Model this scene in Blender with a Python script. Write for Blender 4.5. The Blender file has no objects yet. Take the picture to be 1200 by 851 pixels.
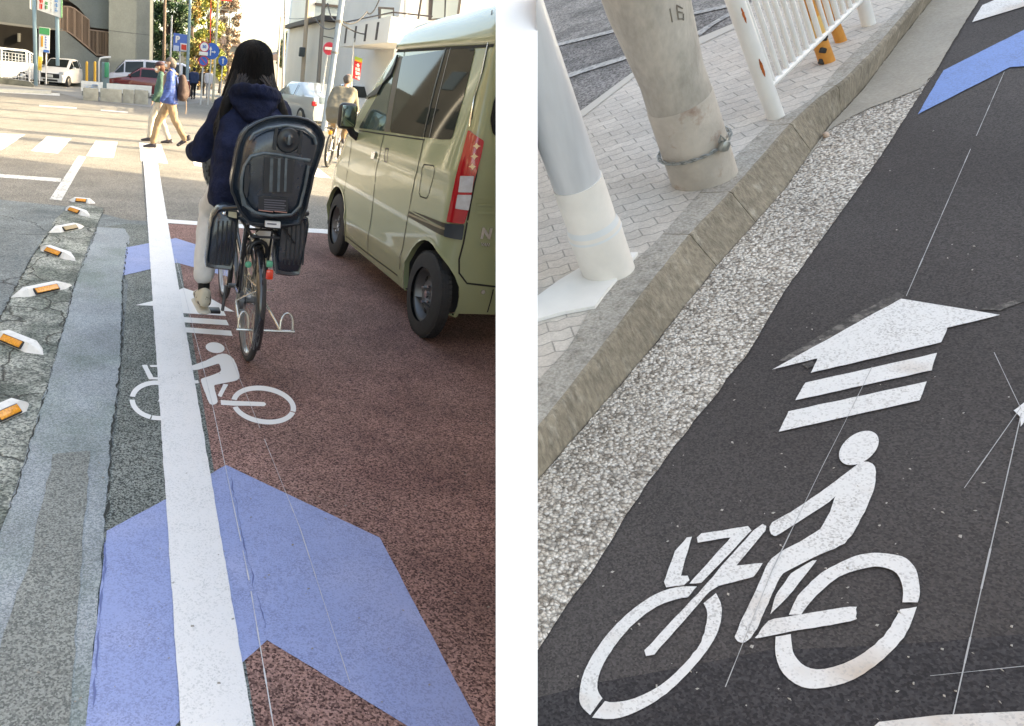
import bpy, bmesh, math, random
from mathutils import Vector, Matrix, noise
random.seed(7)
# ------------------------------------------------------------------ camera model
F=850.0; PX,PY=290.0,425.5; H=1.45
SL=.09; VX,VY=160.,77.
l_=(-SL,1,-(VY-SL*VX))
d_=Vector((F*l_[0],F*l_[1],l_[0]*PX+l_[1]*PY+l_[2])).normalized()
r_=Vector(((VX-PX)/F,(VY-PY)/F,1)).normalized(); r_=(r_-d_*r_.dot(d_)).normalized()
u_=-d_; x_=r_.cross(u_)
R=Matrix((x_,r_,u_))                 # camera (x right, y down, z forward) -> world
CAM=Vector((0,0,H))
def ray(x,y): return R@Vector(((x-PX)/F,(y-PY)/F,1.0))
def G(x,y,z=0.0):
    q=ray(x,y); return CAM+q*((z-H)/q.z)
def VY_(x,y,Y):
    q=ray(x,y); return CAM+q*(Y/q.y)
def VX_(x,y,X):
    q=ray(x,y); return CAM+q*(X/q.x)
def proj(p):
    c=R.transposed()@(Vector(p)-CAM); return PX+F*c.x/c.z, PY+F*c.y/c.z, c.z
# the second street: a bank rising to the right
NB=R@Vector((.85,1.79,1)).normalized()       # pointing down
UB=-NB; HR=1.45
KD=None
def GRw(x,y,h=0.0):
    q=ray(x,y); return CAM+q*((HR-h)/q.dot(NB))
_a=GRw(760,413); _b=GRw(1014,102)
EX=(_b-_a).normalized(); EY=UB.cross(EX).normalized()
MR=Matrix((( EX.x,EY.x,UB.x,_a.x),(EX.y,EY.y,UB.y,_a.y),(EX.z,EY.z,UB.z,_a.z),(0,0,0,1)))
LEAN=-(R@Vector(((1300-PX)/F,(1700-PY)/F,1)).normalized())   # the way posts stand on the bank
def axis_top(B,px,py):
    q=ray(px,py); w=B-CAM
    a=q.dot(q); b=q.dot(LEAN); c=1.0; d=q.dot(w); e=LEAN.dot(w)
    den=a*c-b*b; t=(c*d-b*e)/den
    return CAM+q*t

# ------------------------------------------------------------------ helpers
SC=bpy.context.scene; COL=SC.collection
class MB:
    def __init__(s): s.v=[]; s.f=[]
    def add(s,vs,fs):
        o=len(s.v); s.v+=[Vector(v) for v in vs]; s.f+=[tuple(i+o for i in f) for f in fs]; return s
    def box(s,c,size,rot=None):
        x,y,z=[k/2 for k in size]
        vs=[Vector((a*x,b*y,d*z)) for a in(-1,1) for b in(-1,1) for d in(-1,1)]
        if rot is not None: vs=[rot@v for v in vs]
        return s.add([v+Vector(c) for v in vs],[(0,1,3,2),(4,6,7,5),(0,4,5,1),(2,3,7,6),(0,2,6,4),(1,5,7,3)])
    def rbox(s,c,size,r=.01,rot=None,seg=2):
        bm=bmesh.new(); bmesh.ops.create_cube(bm,size=1)
        for v in bm.verts: v.co=Vector((v.co.x*size[0],v.co.y*size[1],v.co.z*size[2]))
        bmesh.ops.bevel(bm,geom=bm.edges[:],offset=min(r,min(size)*.45),segments=seg,profile=.5,affect='EDGES')
        return s.frombm(bm,c,rot)
    def frombm(s,bm,c=(0,0,0),rot=None):
        bm.verts.index_update(); c=Vector(c)
        vs=[(rot@v.co if rot is not None else v.co.copy())+c for v in bm.verts]
        fs=[tuple(v.index for v in f.verts) for f in bm.faces]; bm.free(); return s.add(vs,fs)
    def tube(s,pts,r,n=8,closed=False):
        pts=[Vector(p) for p in pts]; N=len(pts)
        rs=r if isinstance(r,(list,tuple)) else [r]*N
        rings=[]; up=None
        for i,p in enumerate(pts):
            if closed: t=(pts[(i+1)%N]-pts[i-1])
            else: t=pts[min(i+1,N-1)]-pts[max(i-1,0)]
            t.normalize()
            if up is None:
                up=Vector((0,0,1)) if abs(t.z)<.9 else Vector((1,0,0))
            a=t.cross(up); 
            if a.length<1e-5: a=t.orthogonal()
            a.normalize(); b=a.cross(t).normalized(); up=b
            rings.append([p+(a*math.cos(2*math.pi*k/n)+b*math.sin(2*math.pi*k/n))*rs[i] for k in range(n)])
        vs=[v for g in rings for v in g]; fs=[]
        for i in range(N if closed else N-1):
            j=(i+1)%N
            for k in range(n): fs.append((i*n+k,i*n+(k+1)%n,j*n+(k+1)%n,j*n+k))
        if not closed: fs+= [tuple(range(n))[::-1],tuple((N-1)*n+k for k in range(n))]
        return s.add(vs,fs)
    def lathe(s,prof,c,ax,n=32,closed=False):
        c=Vector(c); ax=Vector(ax).normalized(); a=ax.orthogonal().normalized(); b=ax.cross(a)
        m=len(prof); vs=[]; fs=[]
        for k in range(n):
            t=2*math.pi*k/n; d=a*math.cos(t)+b*math.sin(t)
            for (r,h) in prof: vs.append(c+d*r+ax*h)
        for k in range(n):
            k2=(k+1)%n
            for i in range(m if closed else m-1):
                j=(i+1)%m
                fs.append((k*m+i,k*m+j,k2*m+j,k2*m+i))
        return s.add(vs,fs)
    def prism(s,poly,off):
        n=len(poly); off=Vector(off); p=[Vector(q) for q in poly]
        return s.add(p+[q+off for q in p],[tuple(range(n))[::-1],tuple(range(n,2*n))]+[(i,(i+1)%n,n+(i+1)%n,n+i) for i in range(n)])
    def poly(s,pts): return s.add(pts,[tuple(range(len(pts)))])
    def hull(s,items,sub=2):
        bm=bmesh.new()
        for it in items:
            p,r=Vector(it[0]),it[1]
            rr=Vector(r) if isinstance(r,(tuple,list)) else Vector((r,r,r))
            q=bmesh.ops.create_icosphere(bm,subdivisions=sub,radius=1)['verts']
            for v in q: v.co=Vector((v.co.x*rr.x,v.co.y*rr.y,v.co.z*rr.z))+p
        res=bmesh.ops.convex_hull(bm,input=bm.verts[:])
        bmesh.ops.delete(bm,geom=[g for g in res['geom_interior'] if isinstance(g,bmesh.types.BMVert)],context='VERTS')
        loose=[v for v in bm.verts if not v.link_faces]
        bmesh.ops.delete(bm,geom=loose,context='VERTS')
        return s.frombm(bm)
    def xf(s,fn): s.v=[Vector(fn(v)) for v in s.v]; return s

def link(name,me,mat,parent=None,smooth=None,frame=None,label=None):
    o=bpy.data.objects.new(name,me); COL.objects.link(o)
    if parent is not None:
        o.parent=parent
    elif frame is not None: o.matrix_world=frame
    for m in (mat if isinstance(mat,(list,tuple)) else [mat]): me.materials.append(m)
    if smooth is not None:
        for p in me.polygons: p.use_smooth=True
        if smooth<179: me.set_sharp_from_angle(angle=math.radians(smooth))
    if label: o['label']=label
    return o
def rootmat(o):
    while o.parent: o=o.parent
    return o.get('_m') and Matrix([o['_m'][i*4:i*4+4] for i in range(4)]) or Matrix.Identity(4)
ROOTM={}
def build(name,mb,mat,parent=None,smooth=35,frame=None,label=None,origin=None):
    """one mesh object from world coordinates"""
    M=Matrix.Identity(4)
    if parent is not None:
        o=parent
        while o.parent: o=o.parent
        M=ROOTM.get(o.name,Matrix.Identity(4))
    elif frame is not None: M=frame
    Mi=M.inverted()
    me=bpy.data.meshes.new(name); me.from_pydata([Mi@v for v in mb.v],[],mb.f); me.validate(); me.update()
    bm=bmesh.new(); bm.from_mesh(me); bmesh.ops.recalc_face_normals(bm,faces=bm.faces[:]); bm.to_mesh(me); bm.free()
    return link(name,me,mat,parent,smooth,frame,label)
def empty(name,loc,label,cat,group=None,frame=None):
    o=bpy.data.objects.new(name,None); COL.objects.link(o); o.empty_display_size=.1
    M=Matrix.Translation(Vector(loc))
    if frame is not None: M=Matrix.Translation(Vector(loc))@frame.to_3x3().to_4x4()
    o.matrix_world=M; ROOTM[o.name]=M
    o['label']=label; o['category']=cat
    if group:o['group']=group
    return o
def tag(o,label,cat,group=None):
    o['label']=label; o['category']=cat
    if group:o['group']=group
    return o
def struct(o,kind='structure'):
    o['kind']=kind; return o
def copy_tree(o,parent=None):
    c=o.copy(); COL.objects.link(c); c.parent=parent
    for ch in list(o.children): copy_tree(ch,c)
    return c
def organic(name,mb,mat,parent,voxel=.012,smooth=6,frame=None,noiseamp=0,nscale=9,mats=None,label=None):
    me=bpy.data.meshes.new('tmp'); me.from_pydata(mb.v,[],mb.f); me.update()
    t=bpy.data.objects.new('tmp',me); COL.objects.link(t)
    m=t.modifiers.new('r','REMESH'); m.mode='VOXEL'; m.voxel_size=voxel
    if smooth:
        k=t.modifiers.new('s','SMOOTH'); k.iterations=smooth; k.factor=.5
    dg=bpy.context.evaluated_depsgraph_get(); dg.update()
    me2=bpy.data.meshes.new_from_object(t.evaluated_get(dg))
    bpy.data.objects.remove(t)
    M=Matrix.Identity(4)
    if parent is not None:
        o=parent
        while o.parent:o=o.parent
        M=ROOTM.get(o.name,M)
    Mi=M.inverted()
    if noiseamp:
        nn=[v.normal.copy() for v in me2.vertices]
        for v,n in zip(me2.vertices,nn):
            v.co=v.co+n*noiseamp*(noise.noise(v.co*nscale)+.5*noise.noise(v.co*nscale*2.3+Vector((3,1,7))))
    me2.transform(Mi); me2.materials.clear()
    return link(name,me2,mat,parent,180,None,label)

# ------------------------------------------------------------------ materials
def srgb(r,g,b):
    f=lambda c:(c/255/12.92 if c/255<=.04045 else ((c/255+.055)/1.055)**2.4)
    return (f(r),f(g),f(b))
MC={}
def mat(name,col=(.5,.5,.5),rough=.6,metal=0,coat=0,bump=0,bscale=200,var=0,vscale=6,var2=0,v2scale=150,col2=None,c2scale=1.5,c2amt=(.45,.6),spec=.5,emit=0,stretch=None,alpha=None,coatr=.03):
    if name in MC: return MC[name]
    m=bpy.data.materials.new(name); m.use_nodes=True; nt=m.node_tree; N=nt.nodes; L=nt.links
    p=N['Principled BSDF']; p.inputs['Base Color'].default_value=(*col,1); p.inputs['Roughness'].default_value=rough
    p.inputs['Metallic'].default_value=metal; p.inputs['Coat Weight'].default_value=coat; p.inputs['Coat Roughness'].default_value=coatr
    p.inputs['Specular IOR Level'].default_value=spec
    if emit: p.inputs['Emission Color'].default_value=(*col,1); p.inputs['Emission Strength'].default_value=emit
    if bump or var or var2 or col2:
        tc=N.new('ShaderNodeTexCoord'); vec=tc.outputs['Object']
        if stretch:
            mp=N.new('ShaderNodeMapping'); mp.inputs['Scale'].default_value=stretch; L.new(vec,mp.inputs[0]); vec=mp.outputs[0]
        def nz(sc,det=4,ro=.6):
            n=N.new('ShaderNodeTexNoise'); n.inputs['Scale'].default_value=sc; n.inputs['Detail'].default_value=det; n.inputs['Roughness'].default_value=ro
            L.new(vec,n.inputs['Vector']); return n.outputs['Fac']
        cur=None
        if col2:
            r=N.new('ShaderNodeValToRGB'); r.color_ramp.elements[0].position=c2amt[0]; r.color_ramp.elements[1].position=c2amt[1]
            L.new(nz(c2scale,6,.65),r.inputs[0])
            mx=N.new('ShaderNodeMix'); mx.data_type='RGBA'; mx.inputs[6].default_value=(*col,1); mx.inputs[7].default_value=(*col2,1)
            L.new(r.outputs[0],mx.inputs[0]); cur=mx.outputs[2]
        for a,sc in ((var,vscale),(var2,v2scale)):
            if a:
                mr=N.new('ShaderNodeMapRange'); mr.inputs[1].default_value=.3; mr.inputs[2].default_value=.7
                mr.inputs[3].default_value=1-a; mr.inputs[4].default_value=1+a; L.new(nz(sc),mr.inputs[0])
                mx=N.new('ShaderNodeMix'); mx.data_type='RGBA'; mx.blend_type='MULTIPLY'; mx.inputs[0].default_value=1
                if cur is None: mx.inputs[6].default_value=(*col,1)
                else: L.new(cur,mx.inputs[6])
                L.new(mr.outputs[0],mx.inputs[7]); cur=mx.outputs[2]
        if cur is not None: L.new(cur,p.inputs['Base Color'])
        if bump:
            b=N.new('ShaderNodeBump'); b.inputs['Strength'].default_value=min(1,bump); b.inputs['Distance'].default_value=.004*max(1,bump)
            L.new(nz(bscale,3),b.inputs['Height']); L.new(b.outputs[0],p.inputs['Normal'])
    MC[name]=m; return m

def asphalt(name,dark,light,gs=160,thr=(.42,.62),patch=None,pscale=.8,pamt=(.45,.62),bump=.6,dist=.006,rough=.85,cracks=0,ccol=(.03,.03,.03),cscale=1.2,stain=.15):
    """granular road surface: stones of two tones, patches, optional cracks"""
    m=bpy.data.materials.new(name); m.use_nodes=True; nt=m.node_tree; N=nt.nodes; L=nt.links
    p=N['Principled BSDF']; p.inputs['Roughness'].default_value=rough
    tc=N.new('ShaderNodeTexCoord'); vec=tc.outputs['Object']
    vo=N.new('ShaderNodeTexVoronoi'); vo.inputs['Scale'].default_value=gs; L.new(vec,vo.inputs['Vector'])
    sep=N.new('ShaderNodeSeparateColor'); L.new(vo.outputs['Color'],sep.inputs[0])
    n1=N.new('ShaderNodeTexNoise'); n1.inputs['Scale'].default_value=gs*.7; n1.inputs['Detail'].default_value=3; L.new(vec,n1.inputs['Vector'])
    av=N.new('ShaderNodeMath'); av.operation='MULTIPLY_ADD'; av.inputs[1].default_value=.55; L.new(sep.outputs[0],av.inputs[0])
    a2=N.new('ShaderNodeMath'); a2.operation='MULTIPLY'; a2.inputs[1].default_value=.45; L.new(n1.outputs['Fac'],a2.inputs[0]); L.new(a2.outputs[0],av.inputs[2])
    cr=N.new('ShaderNodeValToRGB'); cr.color_ramp.elements[0].position=thr[0]; cr.color_ramp.elements[1].position=thr[1]
    cr.color_ramp.elements[0].color=(*dark,1); cr.color_ramp.elements[1].color=(*light,1); L.new(av.outputs[0],cr.inputs[0]); cur=cr.outputs[0]
    if patch:
        n2=N.new('ShaderNodeTexNoise'); n2.inputs['Scale'].default_value=pscale; n2.inputs['Detail'].default_value=7; n2.inputs['Roughness'].default_value=.65; L.new(vec,n2.inputs['Vector'])
        r2=N.new('ShaderNodeValToRGB'); r2.color_ramp.elements[0].position=pamt[0]; r2.color_ramp.elements[1].position=pamt[1]; L.new(n2.outputs['Fac'],r2.inputs[0])
        mx=N.new('ShaderNodeMix'); mx.data_type='RGBA'; mx.blend_type='MULTIPLY'; L.new(r2.outputs[0],mx.inputs[0]); L.new(cur,mx.inputs[6]); mx.inputs[7].default_value=(*patch,1); cur=mx.outputs[2]
    n3=N.new('ShaderNodeTexNoise'); n3.inputs['Scale'].default_value=2.2; n3.inputs['Detail'].default_value=6; n3.inputs['Roughness'].default_value=.6; L.new(vec,n3.inputs['Vector'])
    mr=N.new('ShaderNodeMapRange'); mr.inputs[1].default_value=.3; mr.inputs[2].default_value=.7; mr.inputs[3].default_value=1-stain; mr.inputs[4].default_value=1+stain; L.new(n3.outputs['Fac'],mr.inputs[0])
    mx=N.new('ShaderNodeMix'); mx.data_type='RGBA'; mx.blend_type='MULTIPLY'; mx.inputs[0].default_value=1; L.new(cur,mx.inputs[6]); L.new(mr.outputs[0],mx.inputs[7]); cur=mx.outputs[2]
    hgt=av.outputs[0]
    if cracks:
        wv=N.new('ShaderNodeTexNoise'); wv.inputs['Scale'].default_value=3.5; wv.inputs['Detail'].default_value=5; L.new(vec,wv.inputs['Vector'])
        ad=N.new('ShaderNodeMix'); ad.data_type='VECTOR'; ad.inputs[0].default_value=.22; L.new(vec,ad.inputs[4]); L.new(wv.outputs['Color'],ad.inputs[5])
        vc=N.new('ShaderNodeTexVoronoi'); vc.feature='DISTANCE_TO_EDGE'; vc.inputs['Scale'].default_value=cscale; L.new(ad.outputs[1],vc.inputs['Vector'])
        cm=N.new('ShaderNodeMapRange'); cm.inputs[1].default_value=0; cm.inputs[2].default_value=.012*cracks; cm.inputs[3].default_value=1; cm.inputs[4].default_value=0; L.new(vc.outputs['Distance'],cm.inputs[0])
        mx=N.new('ShaderNodeMix'); mx.data_type='RGBA'; L.new(cm.outputs[0],mx.inputs[0]); L.new(cur,mx.inputs[6]); mx.inputs[7].default_value=(*ccol,1); cur=mx.outputs[2]
        sb=N.new('ShaderNodeMath'); sb.operation='SUBTRACT'; L.new(hgt,sb.inputs[0]); L.new(cm.outputs[0],sb.inputs[1]); hgt=sb.outputs[0]
    L.new(cur,p.inputs['Base Color'])
    b=N.new('ShaderNodeBump'); b.inputs['Strength'].default_value=bump; b.inputs['Distance'].default_value=dist; L.new(hgt,b.inputs['Height']); L.new(b.outputs[0],p.inputs['Normal'])
    MC[name]=m; return m

def paint_road(name,col,wear,gs=160,amt=(.66,.8),bump=.5,tint=None,tsc=1.4,tamt=(.5,.7)):
    """road paint over grain: pinholes and scuffs let the road through"""
    m=bpy.data.materials.new(name); m.use_nodes=True; nt=m.node_tree; N=nt.nodes; L=nt.links
    p=N['Principled BSDF']; p.inputs['Roughness'].default_value=.6
    tc=N.new('ShaderNodeTexCoord'); vec=tc.outputs['Object']
    vo=N.new('ShaderNodeTexVoronoi'); vo.inputs['Scale'].default_value=gs; L.new(vec,vo.inputs['Vector'])
    sep=N.new('ShaderNodeSeparateColor'); L.new(vo.outputs['Color'],sep.inputs[0])
    n=N.new('ShaderNodeTexNoise'); n.inputs['Scale'].default_value=5; n.inputs['Detail'].default_value=8; n.inputs['Roughness'].default_value=.75; L.new(vec,n.inputs['Vector'])
    a=N.new('ShaderNodeMath'); a.operation='MULTIPLY_ADD'; a.inputs[1].default_value=.45; L.new(sep.outputs[0],a.inputs[0])
    b_=N.new('ShaderNodeMath'); b_.operation='MULTIPLY'; b_.inputs[1].default_value=.75; L.new(n.outputs['Fac'],b_.inputs[0]); L.new(b_.outputs[0],a.inputs[2])
    r=N.new('ShaderNodeValToRGB'); r.color_ramp.elements[0].position=amt[0]; r.color_ramp.elements[1].position=amt[1]; L.new(a.outputs[0],r.inputs[0])
    cur=None
    if tint:
        n2=N.new('ShaderNodeTexNoise'); n2.inputs['Scale'].default_value=tsc; n2.inputs['Detail'].default_value=6; L.new(vec,n2.inputs['Vector'])
        r2=N.new('ShaderNodeValToRGB'); r2.color_ramp.elements[0].position=tamt[0]; r2.color_ramp.elements[1].position=tamt[1]; L.new(n2.outputs['Fac'],r2.inputs[0])
        m2=N.new('ShaderNodeMix'); m2.data_type='RGBA'; L.new(r2.outputs[0],m2.inputs[0]); m2.inputs[6].default_value=(*col,1); m2.inputs[7].default_value=(*tint,1); cur=m2.outputs[2]
    mx=N.new('ShaderNodeMix'); mx.data_type='RGBA'; L.new(r.outputs[0],mx.inputs[0]); mx.inputs[7].default_value=(*wear,1)
    if cur is None: mx.inputs[6].default_value=(*col,1)
    else: L.new(cur,mx.inputs[6])
    L.new(mx.outputs[2],p.inputs['Base Color'])
    b=N.new('ShaderNodeBump'); b.inputs['Strength'].default_value=bump; b.inputs['Distance'].default_value=.003; L.new(sep.outputs[0],b.inputs['Height']); L.new(b.outputs[0],p.inputs['Normal'])
    MC[name]=m; return m

A_CROSS=asphalt('crossing_asphalt',(.135,.127,.112),(.305,.285,.245),gs=110,patch=(.8,.8,.8),pscale=.35,bump=.35)
A_OLD=asphalt('old_asphalt',(.12,.135,.125),(.46,.48,.43),gs=110,thr=(.30,.72),patch=(.48,.52,.50),pscale=2.6,pamt=(.46,.56),bump=1,dist=.01,cracks=1.3,cscale=2.3,ccol=(.05,.055,.05),stain=.35)
A_SIDE=asphalt('side_asphalt',(.10,.12,.12),(.25,.275,.28),gs=120,thr=(.3,.7),patch=(.75,.78,.8),pscale=.9,bump=.6,cracks=.5,cscale=.9,stain=.25)
A_GRIT=asphalt('gritty_asphalt',(.05,.06,.056),(.36,.39,.36),gs=190,thr=(.34,.66),patch=(.55,.57,.57),pscale=2.2,pamt=(.42,.6),bump=.8,stain=.3)
A_PATCH=asphalt('patched_asphalt',(.19,.225,.24),(.38,.42,.45),gs=210,thr=(.3,.7),patch=(.78,.84,.76),pscale=1.3,bump=.5,stain=.18)
A_REP=asphalt('repair_asphalt',(.12,.13,.125),(.31,.33,.31),gs=200,thr=(.3,.7),bump=.5)
A_LANE=asphalt('brown_lane',(.062,.025,.022),(.45,.265,.225),gs=190,thr=(.27,.72),patch=(.66,.60,.62),pscale=1.3,pamt=(.45,.66),bump=.8,dist=.007,stain=.25)
A_BLK=asphalt('black_asphalt',(.036,.0315,.031),(.104,.092,.088),gs=260,thr=(.2,.85),patch=(.62,.6,.6),pscale=1.1,bump=.45,dist=.004,stain=.25)
A_FAR=asphalt('far_road_asphalt',(.09,.083,.078),(.30,.28,.265),gs=110,thr=(.3,.7),patch=(.55,.55,.55),pscale=3,bump=.8)
W_LINE=paint_road('white_line_paint',(.8,.8,.8),(.5,.52,.52),gs=220,amt=(.66,.97))
W_MARK=paint_road('white_mark_paint',(.76,.75,.73),(.42,.40,.38),gs=280,amt=(.66,.92),tint=(.56,.47,.39),tsc=3.2,tamt=(.56,.70))
W_MARKL=paint_road('white_mark_paint_left',(.82,.82,.81),(.55,.54,.53),gs=240,amt=(.86,1.0))
W_OLD=paint_road('worn_white_paint',(.72,.71,.67),(.22,.21,.19),gs=60,amt=(.6,.85))
B_PAINT=paint_road('blue_paint',(.30,.375,.66),(.16,.20,.38),gs=240,amt=(.55,1.0),bump=.9,tint=(.37,.43,.69),tsc=3)
B_PAINT2=paint_road('blue_paint_clean',(.15,.28,.62),(.10,.17,.36),gs=240,amt=(.55,1.0),bump=.5)

# ------------------------------------------------------------------ ground sheets
def jag(pts,step,amp,seed=0):
    out=[]; n=len(pts)
    for i in range(n):
        a,b=Vector(pts[i]),Vector(pts[(i+1)%n]); L=(b-a).length; k=max(1,int(L/step)) if step else 1
        for j in range(k):
            p=a.lerp(b,j/k)
            if j: 
                d=(b-a).normalized(); s=Vector((-d.y,d.x,0))
                p=p+s*amp*(noise.noise(p*9+Vector((seed,0,0)))+.8*noise.noise(p*31+Vector((seed,5,0))))
            out.append(p)
    return out
def sheet(name,px,z,m,step=None,amp=0,seed=0):
    pts=[G(x,y,z) for x,y in px]
    if step: pts=jag(pts,step,amp,seed)
    mb=MB().poly(pts); me=bpy.data.meshes.new(name); me.from_pydata(mb.v,[],mb.f); me.update()
    bm=bmesh.new(); bm.from_mesh(me)
    for f in bm.faces:
        f.normal_update()
        if f.normal.z<0: f.normal_flip()
    bmesh.ops.triangulate(bm,faces=bm.faces[:]); bm.to_mesh(me); bm.free()
    return link(name,me,m)
def smooth_px(px,k=3):
    """closed Catmull-Rom through pixel points"""
    n=len(px); out=[]
    for i in range(n):
        p0,p1,p2,p3=[px[(i+j-1)%n] for j in range(4)]
        for s in range(k):
            t=s/k
            out.append(tuple(.5*((2*p1[c])+(-p0[c]+p2[c])*t+(2*p0[c]-5*p1[c]+4*p2[c]-p3[c])*t*t+(-p0[c]+3*p1[c]-3*p2[c]+p3[c])*t**3) for c in(0,1)))
    return out
def multi(name,polys,z,m,fn,up,jg=0):
    """several flat outlines as one mesh (a painted mark)"""
    vs=[];fs=[]; Mj=MR if up is UB else Matrix.Identity(4); Mji=Mj.inverted()
    for si,px in enumerate(polys):
        P=[fn(x,y,z) for x,y in px]
        if jg: P=[Mj@v for v in jag([Mji@v for v in P],.011,jg,si*3)]
        o=len(vs); vs+=P; fs.append(tuple(range(o,o+len(P))))
    me=bpy.data.meshes.new(name); 
    M=MR if up is UB else Matrix.Identity(4); Mi=M.inverted()
    me.from_pydata([Mi@v for v in vs],[],fs); me.update()
    bm=bmesh.new(); bm.from_mesh(me)
    for f in bm.faces:
        f.normal_update()
        if f.normal.z<0: f.normal_flip()
    bmesh.ops.triangulate(bm,faces=bm.faces[:]); bm.to_mesh(me); bm.free()
    return link(name,me,m,None,None,M)

g=MB().poly([(-400,-60,0),(400,-60,0),(400,700,0),(-400,700,0)])
struct(build('ground',g,A_CROSS))
# roadway texture strips of the near street
sh=sheet('old_road',[(-700,1500),(-260,234),(0,234),(90,243),(150,258),(260,262),(262,300),(300,1500)],.003,A_SIDE,.3,.02); struct(sh)
struct(sheet('marker_strip',[(86,236),(122,244),(112,268),(88,330),(62,430),(30,540),(10,600),(-60,760),(-190,1300),(-420,1300),(-200,760),(-60,480),(0,372),(38,300),(66,256)],.006,A_OLD,.05,.012,11))
struct(sheet('gutter_strip',[(108,268),(150,262),(262,270),(290,300),(330,1300),(60,1300),(112,851),(118,720),(122,600),(140,450),(150,330)],.006,A_GRIT,.05,.006,3))
struct(sheet('patched_strip',[(114,266),(146,268),(152,278),(143,330),(142,420),(130,520),(124,600),(112,740),(100,900),(60,1300),(-190,1300),(-60,760),(10,600),(62,430),(88,330)],.009,A_PATCH,.04,.008,5))
struct(sheet('repair_patch',[(62,532),(106,528),(100,600),(92,700),(80,860),(-10,1250),(-150,1250),(-70,940),(0,760),(40,640)],.0115,A_REP,.05,.01,8))
struct(sheet('bike_lane',[(186,258),(196,262),(380,271),(480,280),(760,310),(900,600),(1200,1500),(370,1500),(300,851),(262,620),(210,300)],.0075,A_LANE))
# white line with softly broken edges
ln=sheet('edge_line',[(168,186),(184,186),(297,853),(340,1110),(226,1110),(212,853)],.0125,W_LINE,.03,.0022,2); struct(ln)
struct(sheet('stop_line',[(190,256.5),(260,261.5),(378,268.5),(480,275),(480,281),(378,273.5),(260,266),(192,261)],.0105,W_LINE,.06,.003))
struct(multi('zebra_crossing',[[(-20,156),(30,157.5),(2,176),(-60,173)],[(55,160),(84,162.5),(68,180),(36,177)],[(112,165),(138,166.5),(133,185.5),(101,183)],
   [(163,167),(189,169.5),(197,192),(165,189)],[(219,171.5),(238,173),(252,197),(228,194.5)],[(276,176),(296,177.5),(320,203),(296,201)],[(333,180),(354,182),(388,209),(364,207)],[(392,185),(412,187),(455,216),(430,214)],
   [(-150,149),(-90,152),(-150,168),(-220,165)]],.004,W_OLD,G,None))
struct(multi('lane_lines',[[(92,182.5),(101,184),(72,235),(58,233.5)],[(-120,196),(0,204),(72,209),(71,213.5),(0,208),(-120,200)],
   [(-60,102),(70,109.5),(70,112.5),(-60,105)],[(46,123),(90,126),(90,127.6),(46,124.6)],[(118,128.5),(150,131),(150,132.4),(118,130)]],.004,W_OLD,G,None))
def osm(pts,k=3):
    out=[]; n=len(pts)
    for i in range(n-1):
        p0,p1,p2,p3=pts[max(i-1,0)],pts[i],pts[i+1],pts[min(i+2,n-1)]
        for s in range(k):
            t=s/k; out.append(tuple(.5*((2*p1[c])+(-p0[c]+p2[c])*t+(2*p0[c]-5*p1[c]+4*p2[c]-p3[c])*t*t+(-p0[c]+3*p1[c]-3*p2[c]+p3[c])*t**3) for c in(0,1)))
    return out+[pts[-1]]
def ell(cx,cy,rx,ry,rot,n=40,a0=0,a1=360):
    c,s=math.cos(math.radians(rot)),math.sin(math.radians(rot)); out=[]
    for i in range(n+(0 if a1-a0>=360 else 1)):
        t=math.radians(a0+(a1-a0)*i/n); x,y=rx*math.cos(t),ry*math.sin(t); out.append((cx+x*c-y*s,cy+x*s+y*c))
    return out
def ring(cx,cy,rx,ry,ix,iy,rot,a0,a1,n=36): return ell(cx,cy,rx,ry,rot,n,a0,a1)+ell(cx,cy,ix,iy,rot,n,a0,a1)[::-1]
Z8=lambda pts:[(130+x/3.867,340+y/3.867) for x,y in pts]
body=Z8(smooth_px([(358,350),(372,340),(430,320),(485,292),(525,290),(558,315),(575,360),(583,392),(572,408),(540,416),(480,428),(468,436),(476,470),(484,505),(468,519),(448,515),(432,480),(412,425),(408,405),(425,396),(493,372),(496,350),(488,334),(465,340),(400,360),(368,362)],2))
bikeL=[Z8(ell(472,261,43,24,8)),body,Z8([(510,425),(532,428),(500,485),(484,478)]),Z8([(497,498),(560,502),(695,508),(704,517),(695,526),(560,524),(499,520)]),
  Z8(ring(692,521,148,86,124,64,9,-178,6)),Z8(ring(692,521,148,86,124,64,9,9,158)),
  Z8(ring(212,500,128,90,104,70,5,-175,-5)),Z8(ring(212,500,128,90,104,70,5,5,100)),Z8(ring(212,500,128,90,104,70,5,103,175)),
  Z8([(140,340),(163,338),(192,395),(222,395),(224,406),(172,404)]),Z8([(176,340),(300,338),(300,346),(180,349)]),Z8([(300,330),(322,330),(235,505),(212,505)]),Z8([(330,412),(395,408),(398,422),(330,426)])]
b=multi('bicycle_pictogram',bikeL,.0095,W_MARKL,G,None,.0016); tag(b,'white painted bicycle and rider partly crossed by the wide white line','road marking')
arrL=[Z8([(110,68),(195,48),(245,22),(330,-10),(420,20),(560,98),(510,94),(521,117),(205,97),(200,72)]),Z8([(215,114),(524,136),(535,160),(225,140)]),Z8([(228,160),(543,184),(552,208),(240,184)])]
b=multi('arrow_marking',arrL,.0095,W_MARKL,G,None,.0016); tag(b,'white painted arrow with two bars under the cyclist on the brown lane','road marking')
b=multi('chevron_marking',[[(125,622),(200,582),(265,545),(445,630),(562,851),(640,1000),(590,960),(478,851),(313,750),(214,841),(110,960),(90,960),(102,832)]],.0095,B_PAINT,G,None,.0016)
tag(b,'large periwinkle blue chevron nearest the camera on the brown lane','road marking','blue chevrons on the left lane')
b=multi('chevron_marking',[[(148,290),(206,279),(262,297),(270,325),(208,308),(144,323)]],.0095,B_PAINT,G,None,.0016)
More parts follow.
